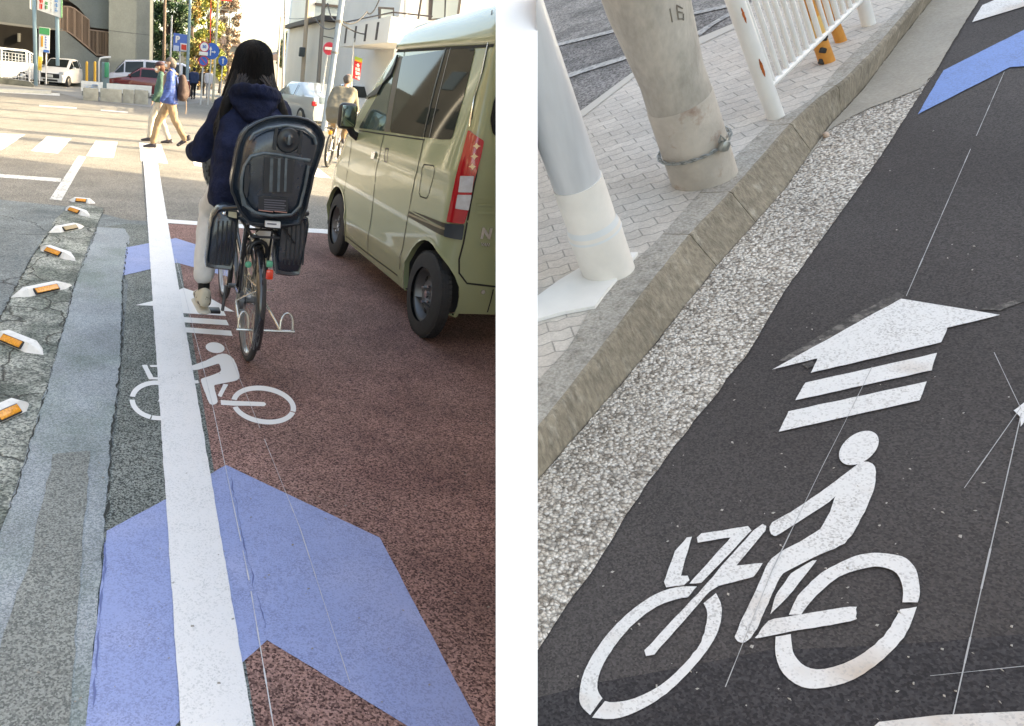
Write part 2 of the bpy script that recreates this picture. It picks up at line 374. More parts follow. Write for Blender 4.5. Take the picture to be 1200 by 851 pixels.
tag(b,'smaller blue chevron just before the stop line beyond the cyclist','road marking','blue chevrons on the left lane')
CRK=mat('crack_dark',(.035,.04,.038),.95)
def crack(px,w,seed,z=.0120):
    P=[G(x,y,z) for x,y in px]; vs=[];fs=[]; pts=[]
    for a,b in zip(P,P[1:]):
        n=max(1,int((b-a).length/.02)); pts+=[a.lerp(b,i/n) for i in range(n)]
    for i,p in enumerate(pts):
        o=Vector((.009*noise.noise(p*11+Vector((seed,0,0)))+.008*noise.noise(p*37),.0,0)); ww=w*max(0.1,.5+1.3*noise.noise(p*17+Vector((0,seed,0))))
        vs+=[p+o-Vector((ww,0,0)),p+o+Vector((ww,0,0))]
        if i: k=2*i; fs.append((k-2,k-1,k+1,k))
    return struct(build('road_crack',MB().add(vs,fs),CRK,smooth=None))
crack([(150,282),(144,330),(142,420),(130,520),(123,612)],.006,1)
crack([(114,268),(88,332),(62,430),(30,540),(8,602)],.004,5); crack([(68,258),(38,300),(0,372),(-60,480)],.007,9)
crack([(122,246),(112,268)],.006,3)
BSEAM=mat('blue_seam',(.13,.17,.36),.9)
o_=crack([(271,560),(290,650),(312,742)],.0028,14,.0112); o_.data.materials[0]=BSEAM; o_.name='paint_seam'
o_=crack([(123,630),(119,720),(108,835)],.004,17,.0112); o_.data.materials[0]=BSEAM; o_.name='paint_seam'
# chalk setting-out lines
CH=mat('chalk',(.42,.42,.42),.9)
CH2=mat('chalk_bright',(.62,.63,.65),.9)
def chalk(name,pts,w,fn,up,z,seed=0):
    vs=[];fs=[];
    P=[fn(x,y,z) for x,y in pts]
    segs=[]
    for a,b in zip(P,P[1:]):
        n=max(1,int((b-a).length/.05))
        for i in range(n): segs.append((a.lerp(b,i/n),a.lerp(b,(i+1)/n)))
    U=up if up is not None else Vector((0,0,1))
    for a,b in segs:
        q=noise.noise(a*7+Vector((seed,0,0)))
        if q<-.42: continue
        d=(b-a).normalized(); s=d.cross(U)*w*(.25+.6*abs(noise.noise(a*23)))
        o=len(vs); vs+=[a-s,b-s,b+s,a+s]; fs.append((o,o+1,o+2,o+3))
    mb=MB().add(vs,fs); return struct(build(name,mb,CH if up is not None else CH2,smooth=None,frame=MR if up is not None else None))
chalk('chalk_line',[(206,303),(248,470),(292,680),(322,860)],.0034,G,None,.0135)
chalk('chalk_line',[(262,398),(300,490),(352,620),(410,800)],.0024,G,None,.0135,4)

# ------------------------------------------------------------------ lane marker plates
PL=mat('marker_plastic',(.72,.72,.70),.45,var=.12,vscale=20,col2=(.4,.4,.38),c2scale=14,c2amt=(.6,.75))
ORr=mat('orange_reflector',(.75,.30,.03),.25,coat=.5,var=.3,vscale=90); DKB=mat('dark_rubber',(.03,.03,.03),.8)
mk=[((80,236),(112,239),'pale marker plate farthest away catching the low sun at the edge of the shade'),
    ((76,245),(106,255),'small white marker plate second farthest, tilted down to the right'),
    ((57,274),(98,266),'white marker plate with dull worn reflector, third from the far end'),
    ((46,291),(90,307),'white marker plate with orange reflector sloping down to the right in mid row'),
    ((13,350),(84,335),'long white marker plate with bright orange reflector rising to the right, middle of row'),
    ((-8,392),(53,417),'white marker plate with orange reflector, second nearest, sloping down to the right'),
    ((-32,503),(33,474),'nearest white marker plate cut by the left edge, rising to the right')]
for i,(a,b_,lb) in enumerate(mk):
    A=G(*a); B=G(*b_); c=(A+B)/2; d=(B-A); L=d.length; d.normalize(); s=Vector((d.y,-d.x,0))
    if s.y>0: s=-s       # towards the camera
    t=empty('lane_marker',c,lb,'road stud','marker plates along the lane edge')
    hw=.055; hh=.05; mb=MB()
    P=[c-d*L/2-s*.01,c-d*L*.30-s*hw,c+d*L*.30-s*hw,c+d*L/2+s*.01,c+d*L*.30+s*hw,c-d*L*.30+s*hw]
    T=[c-d*L*.46,c-d*L*.27-s*hw*.5,c+d*L*.27-s*hw*.5,c+d*L*.46,c+d*L*.27+s*hw*.45,c-d*L*.27+s*hw*.45]
    zs=[.018,hh,hh,.018,hh,hh]
    vs=[p+Vector((0,0,.004)) for p in P]+[p+Vector((0,0,z)) for p,z in zip(T,zs)]
    mb.add(vs,[(0,1,2,3,4,5)[::-1],(6,7,11),(7,8,10,11),(8,9,10)]+[(k,(k+1)%6,6+(k+1)%6,6+k) for k in range(6)])
    build('plate',mb,PL,t,smooth=20)
    # reflector on the sloping near face
    rot=Matrix((d,s,Vector((0,0,1)))).transposed()
    sl=Matrix.Rotation(math.radians(-42),3,'X')
    fr=MB().rbox(c+s*hw*.78+Vector((0,0,.030)),(L*.40,.048,.012),.004,rot@sl); build('reflector_frame',fr,DKB,t)
    rf=MB().rbox(c+s*hw*.84+Vector((0,0,.034)),(L*.36,.038,.014),.003,rot@sl); build('reflector',rf,ORr if i!=2 else mat('dull_reflector',(.35,.27,.15),.4),t)

# ------------------------------------------------------------------ added divider filling the white gap between the streets
def colpt(px,Z,z):   # point on the upright image column px, at depth Z and world height z
    lo,hi=-4000.,6000.
    for _ in range(60):
        m=(lo+hi)/2; p=CAM+ray(px,m)*Z
        if p.z>z: lo=m
        else: hi=m
    return CAM+ray(px,(lo+hi)/2)*Z
WH=mat('white_render',(.93,.93,.93),.8,bump=.1,bscale=60)
q=lambda px,py,Z: CAM+ray(px,py)*Z
f1=[q(581,1000,1.25),q(630,1000,1.25)]; f2=[q(581,-60,2.1),q(630,-60,2.1)]  # front of the added divider slopes upward to catch more sky light
zt=f2[0].z
bk=[colpt(583,7.5,zt),colpt(629,7.5,zt)]; bb=[colpt(583,7.5,0),colpt(629,7.5,0)]
fb=[colpt(582,1.25,0),colpt(629.5,1.25,0)]
mb=MB().add([f1[0],f1[1],f2[1],f2[0],bk[1],bk[0],bb[1],bb[0],fb[1],fb[0]],
 [(0,1,2,3),(3,2,4,5),(5,4,6,7),(7,6,8,9),(9,8,1,0),(0,3,5,7,9),(1,8,6,4,2)])
w=build('white_gap_filler',mb,WH,smooth=None); tag(w,'white slab added to fill the gap between the streets, front sloped to catch sky light','wall')

# ------------------------------------------------------------------ olive van
XS=1.79; YR=3.93; RC=.13; RF=.30
def gauss(w,c,s): return math.exp(-((w-c)/s)**2)
def tum(w):
    t=0
    if w>1.08: t=.12*((w-1.08)/.64)**1.25
    if w<.42: t+=.03*((.42-w)/.2)**2*.8
    t-=.010*gauss(w,.40,.018); t-=.008*gauss(w,1.03,.03)
    for c in (.86,.79,.72): t+=.0045*gauss(w,c,.014)
    return t
def ylen(w):
    pts=[(0,6.78),(.35,6.9),(.75,6.82),(1.05,6.55),(1.7,5.93),(3,5.3)]
    for (a,b),(c,d) in zip(pts,pts[1:]):
        if w<=c: return b+(d-b)*(w-a)/(c-a)
    return pts[-1][1]
def van(s,w,off=0.0):
    Lf=ylen(w)-RF-(YR+RC)
    if s<0:
        th=-s/RC
        if th<math.pi/2: x=XS+RC*(1-math.cos(th)); y=YR+RC-RC*math.sin(th); n=(-math.cos(th),-math.sin(th))
        else: x=XS+RC+(-s-RC*math.pi/2); y=YR; n=(0,-1)
    elif s<Lf: x=XS; y=YR+RC+s; n=(-1,0)
    else:
        th=(s-Lf)/RF
        if th<math.pi/2: x=XS+RF*(1-math.cos(th)); y=YR+RC+Lf+RF*math.sin(th); n=(-math.cos(th),math.sin(th))
        else: x=XS+RF+(s-Lf-RF*math.pi/2); y=YR+RC+Lf+RF; n=(0,1)
    t=tum(w)-off
    if s<0 and -s>RC*.3: t=t if off else t
    return Vector((x-n[0]*t,y-n[1]*t,w))
def vinv(px,py,s0=1.0,w0=1.0):
    s,w=s0,w0
    for _ in range(40):
        a=proj(van(s,w)); e=1e-3
        b=proj(van(s+e,w)); c=proj(van(s,w+e))
        J=Matrix((((b[0]-a[0])/e,(c[0]-a[0])/e),((b[1]-a[1])/e,(c[1]-a[1])/e)))
        if abs(J.determinant())<1e-6: break
        dx=J.inverted()@Vector((px-a[0],py-a[1]))
        dx=Vector((max(-.3,min(.3,dx.x)),max(-.3,min(.3,dx.y)))); s+=dx.x; w+=dx.y
    return (s,w)
CUTN=None
def radial_cut(bm,px,M=None,keep='left'):
    a=R@Vector(((px-PX)/F,-1,1)); b=R@Vector(((px-PX)/F,1,1)); n=a.cross(b).normalized()
    ref=R@Vector(((px-300-PX)/F,0,1))
    if n.dot(ref)>0: n=-n
    if keep!='left': n=-n
    bmesh.ops.bisect_plane(bm,geom=bm.verts[:]+bm.edges[:]+bm.faces[:],plane_co=CAM,plane_no=n,clear_outer=True)
def cutmb(mb,px=589,keep='left'):
    bm=bmesh.new(); vs=[bm.verts.new(v) for v in mb.v]; bm.verts.ensure_lookup_table()
    for f in mb.f:
        try: bm.faces.new([vs[i] for i in f])
        except Exception: pass
    radial_cut(bm,px,keep=keep); return MB().frombm(bm)
def vsheet(poly,off=.003,ds=.07,dw=.05,thick=0,fn=None,fine=()):
    """panel drawn on the unrolled body side, mapped onto the bodywork"""
    bm=bmesh.new(); bm.faces.new([bm.verts.new((s,w,0)) for s,w in poly])
    ss=[p[0] for p in poly]; ws=[p[1] for p in poly]
    def cuts(lo,hi,d,ax):
        k=math.floor(lo/d)*d+d
        while k<hi:
            co=[0,0,0]; no=[0,0,0]; co[ax]=k+1e-4; no[ax]=1
            bmesh.ops.bisect_plane(bm,geom=bm.verts[:]+bm.edges[:]+bm.faces[:],plane_co=co,plane_no=no); k+=d
    cuts(min(ss),max(ss),ds,0); cuts(min(ws),max(ws),dw,1)
    k=-RC*math.pi/2
    for j in range(9):
        c=k*j/8
        if min(ss)<c<max(ss): bmesh.ops.bisect_plane(bm,geom=bm.verts[:]+bm.edges[:]+bm.faces[:],plane_co=(c,0,0),plane_no=(1,0,0))
    bmesh.ops.remove_doubles(bm,verts=bm.verts[:],dist=1e-4)
    f=fn or van
    mb=MB(); bm.verts.index_update()
    vs=[f(v.co.x,v.co.y,off) for v in bm.verts]; fs=[tuple(v.index for v in q.verts) for q in bm.faces]
    mb.add(vs,fs)
    if thick:
        n=len(mb.v); 
        vs2=[f(v.co.x,v.co.y,off-thick) for v in bm.verts]; mb.v+=vs2
        for e in bm.edges:
            if len(e.link_faces)==1:
                a,b=e.verts[0].index,e.verts[1].index; mb.f.append((a,b,b+n,a+n))
    bm.free(); return mb
def vline(px,w=.0045,off=.0022,s0=1,w0=1,raw=None):
    pts=raw or [vinv(x,y,s0,w0) for x,y in px]
    P=[]
    for (a,b),(c,d) in zip(pts,pts[1:]):
        n=max(1,int(math.hypot(c-a,d-b)/.04))
        P+=[(a+(c-a)*i/n,b+(d-b)*i/n) for i in range(n)]
    P.append(pts[-1]); vs=[];fs=[]
    for i,p in enumerate(P):
        a=P[max(0,i-1)]; b=P[min(len(P)-1,i+1)]; d=Vector((b[0]-a[0],b[1]-a[1])).normalized()
        vs+=[van(p[0]-d.y*w,p[1]+d.x*w,off),van(p[0]+d.y*w,p[1]-d.x*w,off)]
        if i: o=2*i; fs.append((o-2,o-1,o+1,o))
    return MB().add(vs,fs)
def rpoly(pts,r=.03,k=4):
    out=[]; n=len(pts)
    for i in range(n):
        p=Vector(pts[i]); a=Vector(pts[i-1]); b=Vector(pts[(i+1)%n])
        ra=min(r,(a-p).length*.4); rb=min(r,(b-p).length*.4)
        A=p+(a-p).normalized()*ra; B=p+(b-p).normalized()*rb
        for j in range(k+1):
            t=j/k; out.append(tuple(A*(1-t)**2+p*2*t*(1-t)+B*t*t))
    return out
PAINT=mat('olive_car_paint',(.315,.36,.205),.26,coat=.9,bump=.25,bscale=2.2,spec=.5,coatr=.04)
GL=mat('dark_window_glass',(.010,.014,.015),.03,spec=.38)
SEAM=mat('door_seam',(.02,.02,.015),.8); BLKP=mat('black_trim',(.02,.02,.022),.35); RUB=mat('tyre_rubber',(.028,.030,.032),.75,var=.2,vscale=12)
STL=mat('wheel_steel',(.16,.17,.18),.4,metal=.6); CHR=mat('chrome',(.7,.7,.72),.15,metal=1)
RED=mat('red_lens',(.45,.012,.02),.12,coat=1); CLR=mat('clear_lens',(.55,.58,.62),.12,coat=1,var=.15,vscale=25); YEL=mat('yellow_spot',(.85,.6,.35),.3)
vanr=empty('parked_van',(2.5,5.4,0),'olive green boxy van beside the cyclist with red tail lamp and dark side glass','van')
yw_r=4.175; yw_f=6.34; zw=.272
def arch(yc,r,s_from,s_to):
    s0=yc-(YR+RC); return [(s0+r*math.cos(t),zw+r*math.sin(t)) for t in [math.pi-a*math.pi/16+0 for a in range(17)]]
ya=[(yw_r-(YR+RC)),(yw_f-(YR+RC))]
zb=.20
def archpts(s0,r): 
    a0=math.asin((zb-zw)/r) if zb<zw else 0
    return [(s0+r*math.cos(t),zw+r*math.sin(t)) for t in [math.pi-a0+( -math.pi+2*a0)*k/18 for k in range(19)]]
outl=[(-.75,zb+.03),(-.15,zb+.02)]+archpts(ya[0],.335)+archpts(ya[1],.335)+[(2.9,zb),(4.0,zb+.02),(4.0,1.72),(-.75,1.72)]
bodymb=vsheet(outl,0,.06,.035)
# rear quarter, arches lips and wells
for s0 in ya:
    A=archpts(s0,.335)
    vs=[];fs=[]
    for i,(s,w) in enumerate(A):
        vs+=[van(s,w,0),van(s,w,.006)+Vector((0,0,0)),van(s0+(s-s0)*1.06,zw+(w-zw)*1.06,.004),van(s,w,0)+Vector((.03,0,0))]
        if i:
            o=4*i; fs+=[(o-4,o-3,o+1,o),(o-3,o-2,o+2,o+1),(o-4,o,o+3,o-1)]
    bodymb.add(vs,fs)
# roof
rows=[(0,1.72),(-.015,1.735),(-.012,1.765),(.02,1.835),(.09,1.905),(.26,1.96),(.6,1.98)]
def roofpt(s,k):
    t,z=rows[k]; p=van(s,1.72); C=Vector((2.53,4.95,0)); q_=Vector((p.x,p.y,0)); d=(C-q_); L=d.length
    fr=max(0,(p.y-5.0)/1.0); zz=1.72+(z-1.72)*(1-.35*min(1,fr)**2)
    return Vector((*(q_+d/L*min(t*(1+.5*fr),L)).xy,zz+ .015*math.exp(-((p.y-4.6)/.8)**2)*(k>3)))
S=[-.75,-.6,-.45,-.3]+[-RC*math.pi/2*j/6 for j in range(6,-1,-1)]+[.08*j for j in range(1,26)]+[2.1+.06*j for j in range(24)]
vs=[];fs=[]
for i,s in enumerate(S):
    for k in range(len(rows)): vs.append(roofpt(s,k))
    if i:
        m=len(rows)
        for k in range(m-1): fs.append(((i-1)*m+k,(i-1)*m+k+1,i*m+k+1,i*m+k))
roofmb=MB().add(vs,fs)
roofmb.poly([roofpt(s,len(rows)-1) for s in S])
build('body',cutmb(bodymb),PAINT,vanr,smooth=50)
ro=build('roof',cutmb(roofmb),PAINT,vanr,smooth=60)
gut=vline(None,w=.008,off=.004,raw=[(-.02,1.712),(.5,1.712),(1.0,1.712),(1.5,1.712),(2.0,1.712),(2.25,1.70),(2.45,1.66)])
build('roof_gutter',gut,SEAM,vanr,smooth=None)
PN={} 
def vpan(name,px,m,off=.004,r=.02,thick=0,s0=1,w0=1,parent=None,cut=True,label=None):
    P=[vinv(x,y,s0,w0) for x,y in px]
    P=rpoly(P,r) if r else P
    mb=vsheet(P,off,.09,.09,thick)
    return build(name,cutmb(mb) if cut else mb,m,parent or vanr,smooth=50,label=label)
side=vpan('side_window',[(457.5,155),(472,66.5),(553,53.5),(557.5,58),(545,110),(530,163),(518,163.5),(490,160)],GL,.003,.03)
q_=vline([(523,57),(511,100),(497,161)],w=.010,off=.006); build('window_divider',q_,BLKP,vanr,smooth=None)
q_=vline([(529,56),(518,100),(504,161)],w=.003,off=.006); build('grey_window_line',q_,mat('window_line_grey',(.3,.3,.3),.4),vanr,smooth=None)  # thin grey line beside the window divider
vpan('door_window',[(421,150),(427,110),(434,88),(446,77),(465,68),(451,154)],mat('green_window_glass',(.06,.09,.08),.04,spec=.6),.003,.02)
vpan('window_pillar',[(451,154.5),(457,155),(472,66),(466.5,67.5)],mat('brown_pillar',(.10,.085,.06),.4),.004,0)
vpan('rain_visor',[(425.5,112),(432,88),(444,74.5),(468,63.5),(465.5,74),(446,84),(436,95),(430,116)],BLKP,.018,.012,thick=.015)
sm=MB()
for L_ in [[(450.5,157),(446,175),(441,200),(436,250),(431.5,297)],[(497,163),(491,190),(486,210),(480,245),(473,285),(468.5,316)],[(421,153),(451,157.5),(498,164)],
           [(476,50),(473.5,66)],[(529,38),(528.5,57)],[(412,163),(405,215),(399,270)],[(399,272),(432,298),(466,323)]]:
    sm.add(*(lambda q_:(q_.v,q_.f))(vline(L_)))
build('door_seams',sm,SEAM,vanr,smooth=None)
tg=MB()
for L_ in [[(577,12),(575,39),(567,80),(553,140)],]:
    q_=vline(L_,s0=-.1,w0=1.4); tg.add(q_.v,q_.f)
q_=vline([(562,180),(556,215),(543,285),(538,304),(538,320),(547,332),(581,336),(592,337)],s0=-.3,w0=.8,w=.005); tg.add(q_.v,q_.f)
build('tailgate_seam',cutmb(tg),SEAM,vanr,smooth=None)
wl=vline([(574,46),(566,84),(551,148)],s0=-.08,w0=1.4,w=.005,off=.008); build('corner_strip',wl,CHR,vanr,smooth=None)
tl=vpan('tail_lamp',[(550.5,152),(566.5,165),(563,183),(555,212),(548.6,246),(544,262),(525,260),(534,218),(543,182)],RED,.018,.012,thick=.02,s0=-.05,w0=1)
vpan('reversing_lens',[(541,206),(555,206),(552.5,225),(538.6,225)],CLR,.023,.005,thick=.006,s0=-.1,w0=.9,parent=tl)
vpan('indicator_lens',[(538,228),(552,228),(548.6,246),(535,244)],CLR,.023,.005,thick=.006,s0=-.1,w0=.8,parent=tl)
for (x,y) in ((558.6,171),(556,183),(553.7,195)): vpan('lamp_spot',[(x-4,y),(x-1.5,y-1.3),(x,y-4),(x+1.5,y-1.3),(x+4,y),(x+1.5,y+1.3),(x,y+4),(x-1.5,y+1.3)],YEL,.023,0,s0=-.1,w0=1.1,parent=tl)
vpan('lamp_base',[(523,262),(544,263),(541.5,281),(521.5,277)],mat('blue_black_trim',(.03,.045,.06),.4),.014,.008,thick=.015,s0=-.05,w0=.7)
vpan('slide_rail',[(480.5,246),(524.5,262),(522.5,277),(478,254)],mat('rail_dark',(.06,.055,.035),.5),.003,.004,s0=.2,w0=.75)
q_=vline([(480,251),(523.5,268.5)],w=.006,off=.007,s0=.2,w0=.75); build('rail_bar',q_,mat('rail_tan',(.25,.22,.14),.4),vanr,smooth=None)
fl=MB(); 
q_=vline([(497,193),(508,194),(509.5,198),(503,228),(500,232.5),(493,230.5),(491.5,226),(495,197),(497,193)],w=.0035,s0=.2,w0=1); build('fuel_flap_seam',q_,SEAM,vanr,smooth=None)
q_=vline([(452,174),(455.5,174.5),(453.5,190),(450.5,189),(452,174)],w=.006,s0=.9,w0=1); build('door_handle',q_,BLKP,vanr,smooth=None)
vpan('door_handle',[(437,178),(441,178),(440,186),(436,186)],CHR,.012,.008,thick=.01,s0=1.3,w0=1)
# rear window beginning, ribs, emblem, key hole, bumper line
vpan('rear_window',[(588,98),(578,118),(574,140),(577,158),(592,162),(596,120)],GL,.006,.02,s0=-.4,w0=1.2)
rb=MB()
for y in (231,240,249):
    for w_ in (1,):
        q_=vline([(558,y),(572,y+.7),(592,y+1)],w=.008,off=.006,s0=-.4,w0=.8); rb.add(q_.v,q_.f)
build('tailgate_ribs',cutmb(rb),PAINT,vanr,smooth=50)
def text_mb(s,size,depth=.004,bold=0):
    cu=bpy.data.curves.new('t','FONT'); cu.body=s; cu.size=size; cu.extrude=depth/2; cu.offset=bold; cu.align_x='CENTER'; cu.align_y='CENTER'
    o=bpy.data.objects.new('t',cu); COL.objects.link(o)
    dg=bpy.context.evaluated_depsgraph_get(); me=bpy.data.meshes.new_from_object(o.evaluated_get(dg)); bpy.data.objects.remove(o)
    mb=MB().add([v.co.copy() for v in me.vertices],[tuple(p.vertices) for p in me.polygons]); bpy.data.meshes.remove(me); return mb
def place_text(s,size,c,xd,yd,depth=.004,bold=0):
    xd=Vector(xd).normalized(); yd=Vector(yd).normalized(); zd=xd.cross(yd)
    return text_mb(s,size,depth,bold).xf(lambda v: Vector(c)+xd*v.x+yd*v.y+zd*v.z)
def backpt(px,py,off=.006): s,w=vinv(px,py,-.4,.7); return van(s,w,off)
c=backpt(569,274); build('badge',place_text('N',.085,c,(1,0,0),(0,0,1),.01,.004),CHR,vanr,smooth=None)
c=backpt(568,286.5); build('badge',place_text('VAN',.026,c,(1,0,0),(0,0,1),.006,.001),CHR,vanr,smooth=None)
c=backpt(565.5,342); build('towing_cover',MB().lathe([(0,.004),(.012,.004),(.014,0),(.014,-.004)],c,(0,-1,0),16),CHR,vanr)
q_=vline([(571,366),(575,352),(578,339)],w=.004,s0=-.4,w0=.3); build('bumper_seam',cutmb(q_),SEAM,vanr,smooth=None)
# underside and rear under bumper
build('underbody',cutmb(MB().box((2.4,5.3,.33),(1.0,2.5,.16)).box((2.3,4.15,.27),(.7,.1,.05))),DKB,vanr)
def van_wheel(y,name='wheel'):
    w_=MB().lathe([(.17,.0),(.20,.0),(.245,.006),(.260,.010),(.2705,.022),(.272,.046),(.2705,.074),(.260,.086),(.243,.092),(.17,.088)],(XS+.004,y,zw),(1,0,0),56)
    for k in range(56):   # tread blocks
        a=2*math.pi*k/56; d=Vector((0,math.cos(a),math.sin(a))); rot=Matrix((Vector((1,0,0)),Vector((0,-math.sin(a),math.cos(a))),d)).transposed()
        for xx in (.022,.039,.057,.074): w_.box(Vector((XS+.004+xx,y,zw))+d*.2705,(.013,.022,.006),rot)
    t=build('wheel',w_,RUB,vanr,smooth=40)
    rm=MB().lathe([(.0,.045),(.035,.045),(.05,.03),(.085,.028),(.11,.048),(.135,.055),(.15,.03),(.158,.008),(.172,.004),(.178,.012),(.178,.1)],(XS+.02,y,zw),(1,0,0),48)
    r_=build('rim',rm,STL,t,smooth=40)
    hb=MB()
    for k in range(12):
        a=2*math.pi*k/12+.2; p=Vector((XS+.045,y+.125*math.cos(a),zw+.125*math.sin(a))); hb.lathe([(0,0),(.014,0)],p+Vector((.0155,0,0)),(-1,0,0),12)
    hb2=MB()
    for k in range(4):
        a=2*math.pi*k/4+.5; p=Vector((XS+.04,y+.065*math.cos(a),zw+.065*math.sin(a))); hb2.lathe([(0,.012),(.009,.012),(.010,-.012)],p,(-1,0,0),8)
    hb2.lathe([(0,.018),(.022,.016),(.028,-.01)],(XS+.05,y,zw),(-1,0,0),20)
    build('wheel_nuts',hb2,CHR,r_)
    for k in range(10):
        sl_=MB(); a=2*math.pi*k/10; d=Vector((0,math.cos(a),math.sin(a))); rot=Matrix((Vector((1,0,0)),Vector((0,-math.sin(a),math.cos(a))),d)).transposed()
        sl_.box(Vector((XS+.069,y,zw))+d*.122,(.008,.032,.022),rot); build('wheel_slot',sl_,DKB,r_)
    return t
van_wheel(yw_r); van_wheel(yw_f)
# dark liners so nothing shows through the arches
for y in (yw_r,yw_f):
  ln_=MB(); ln_.lathe([(.0,.235),(.342,.235),(.342,.028)],(XS,y,zw),(1,0,0),40)
  ln_.v=[Vector((v.x,max(v.y,4.0),max(v.z,.215))) for v in ln_.v]
  build('arch_liner',cutmb(ln_),DKB,vanr)
# door mirror
mc=VY_(407,136,5.98); 
mm=MB().rbox(mc,(.155,.09,.20),.045,Matrix.Rotation(.12,3,'Z'),4); mi=build('door_mirror',mm,BLKP,vanr,smooth=60)
build('mirror_glass',MB().rbox(mc+Vector((-.002,-.047,.002)),(.118,.006,.158),.02,Matrix.Rotation(.12,3,'Z'),2),mat('mirror_face',(.35,.42,.38),.03,metal=1),mi)
build('mirror_arm',MB().tube([mc+Vector((.02,0,-.07)),mc+Vector((.06,0,-.13)),VY_(421,162,6.0)],[.03,.028,.035],10),BLKP,mi)
# side glass is dark by its own colour and mirrors the street

# ------------------------------------------------------------------ people helpers
SKIN=mat('skin',(.50,.30,.21),.55,spec=.4)
def shoe(mb,toe,heel,w=.045,h=.07):
    a,b=Vector(heel),Vector(toe)
    mb.hull([(a+Vector((0,0,.03)),(w*.9,w*.9,.035)),(b+Vector((0,0,.02)),(w*.85,w*.85,.025)),(a+Vector((0,0,h)),(w*.75,w*.75,.03)),((a*.45+b*.55)+Vector((0,0,.035)),(w,w,.035))])
def fingers(mb,c,fwd,down,side,s=1):
    """palm with four curled fingers and a thumb"""
    c,fwd,down,side=[Vector(v) for v in (c,fwd,down,side)]; fwd.normalize(); down.normalize(); side.normalize()
    mb.hull([(c,.024*s),(c+fwd*.055*s+side*.026*s,.014*s),(c+fwd*.055*s-side*.028*s,.013*s)],1)
    for i,L in enumerate((.062,.070,.065,.052)):
        b=c+fwd*.06*s+side*(.027-.018*i)*s; m_=b+fwd*L*.5*s+down*L*.15*s; e=m_+fwd*L*.12*s+down*L*.45*s
        mb.tube([b-fwd*.012*s,b+fwd*.01*s,m_,e],[.009*s,.009*s,.0085*s,.007*s],6)
    b=c+side*.026*s; mb.tube([b,b+side*.022*s+fwd*.02*s,b+side*.018*s+fwd*.048*s+down*.012*s],[.011*s,.010*s,.008*s],6)
def head(mb,c,fwd,s=1.0):
    """skull, jaw, nose, ears, neck root"""
    c=Vector(c); f=Vector(fwd).normalized(); r=f.cross(Vector((0,0,1))).normalized(); up=Vector((0,0,1))
    mb.hull([(c+up*.02*s-f*.012*s,.088*s),(c-up*.03*s+f*.03*s,.066*s),(c-up*.075*s+f*.055*s,.035*s)])
    mb.hull([(c+f*.092*s-up*.005*s,.008*s),(c+f*.106*s-up*.032*s,.011*s),(c+f*.080*s-up*.035*s,.018*s)],1)
    for k in(-1,1): 
        mb.hull([(c+r*k*.083*s-up*.01*s,.016*s),(c+r*k*.086*s+up*.012*s,.014*s)],1)
def face(parent,c,fwd,s=1.0,lips=True):
    c=Vector(c); f=Vector(fwd).normalized(); r=f.cross(Vector((0,0,1))).normalized(); up=Vector((0,0,1))
    e=MB()
    for k in(-1,1): e.hull([(c+f*.083*s+r*k*.030*s+up*.008*s,.010*s)],1)
    build('eyes',e,mat('eye_dark',(.03,.02,.015),.3),parent)
    if lips: build('mouth',MB().hull([(c+f*.092*s-up*.062*s+r*.016*s,.006*s),(c+f*.092*s-up*.062*s-r*.016*s,.006*s)],1),mat('lips',(.35,.12,.1),.5),parent)

# ------------------------------------------------------------------ the bicycle
def wheel_parts(root,c,rad,axis=(1,0,0),spokes=32,tyre=RUB,name='wheel',lod=1):
    c=Vector(c); ax=Vector(axis).normalized(); tr=.017*lod
    t=MB().lathe([(rad-tr+tr*math.cos(a),tr*math.sin(a)) for a in [2*math.pi*k/8 for k in range(8)]],c,ax,56,closed=True)
    w=build(name,t,tyre,root,smooth=60)
    rm=MB().lathe([(rad-.046,-.012),(rad-.032,-.014),(rad-.032,.014),(rad-.046,.012)],c,ax,56,closed=True)
    build('rim',rm,mat('alloy',(.45,.45,.44),.3,metal=.9),w,smooth=40)
    sp=MB(); a=ax.orthogonal().normalized(); b=ax.cross(a)
    for k in range(spokes):
        t_=2*math.pi*k/spokes; d=a*math.cos(t_)+b*math.sin(t_); t2=t_+(.5 if k%4<2 else -.5); d2=a*math.cos(t2)+b*math.sin(t2)
        sd_=ax*(.028 if k%2 else -.028)
        sp.tube([c+d2*.022+sd_,c+d*(rad-.04)],.0013*lod,4)
    build('spokes',sp,mat('spoke_steel',(.55,.55,.53),.3,metal=.9),w,smooth=None)
    build('hub',MB().lathe([(0,-.05),(.012,-.05),(.014,-.03),(.024,-.028),(.024,-.022),(.014,-.02),(.014,.02),(.024,.022),(.024,.028),(.014,.03),(.012,.05),(0,.05)],c,ax,16),STL,w)
    return w
FRM=mat('bike_frame_paint',(.018,.02,.024),.25,coat=1); BLK=mat('black_plastic',(.012,.014,.018),.4)
BX=.635; bike=empty('bicycle',(BX,4.1,0),'black utility bicycle with a child seat on its rack, ridden along the brown lane','bicycle')
RW=Vector((BX,3.70,.33)); FW=Vector((BX,4.84,.33)); BB=Vector((BX,4.16,.28)); ST=Vector((BX,4.0,.74)); HT=Vector((BX,4.62,.80)); HB=Vector((BX,4.67,.60))
wheel_parts(bike,RW,.33); wheel_parts(bike,FW,.33)
fm=MB()
fm.tube([BB,ST],.016,10).tube([HT,HB],.018,10).tube([BB,(BX,4.42,.42),HB+Vector((0,-.02,.03))],.018,10).tube([ST-Vector((0,-.04,.3)),(BX,4.40,.55),HT-Vector((0,.0,.08))],.014,10)
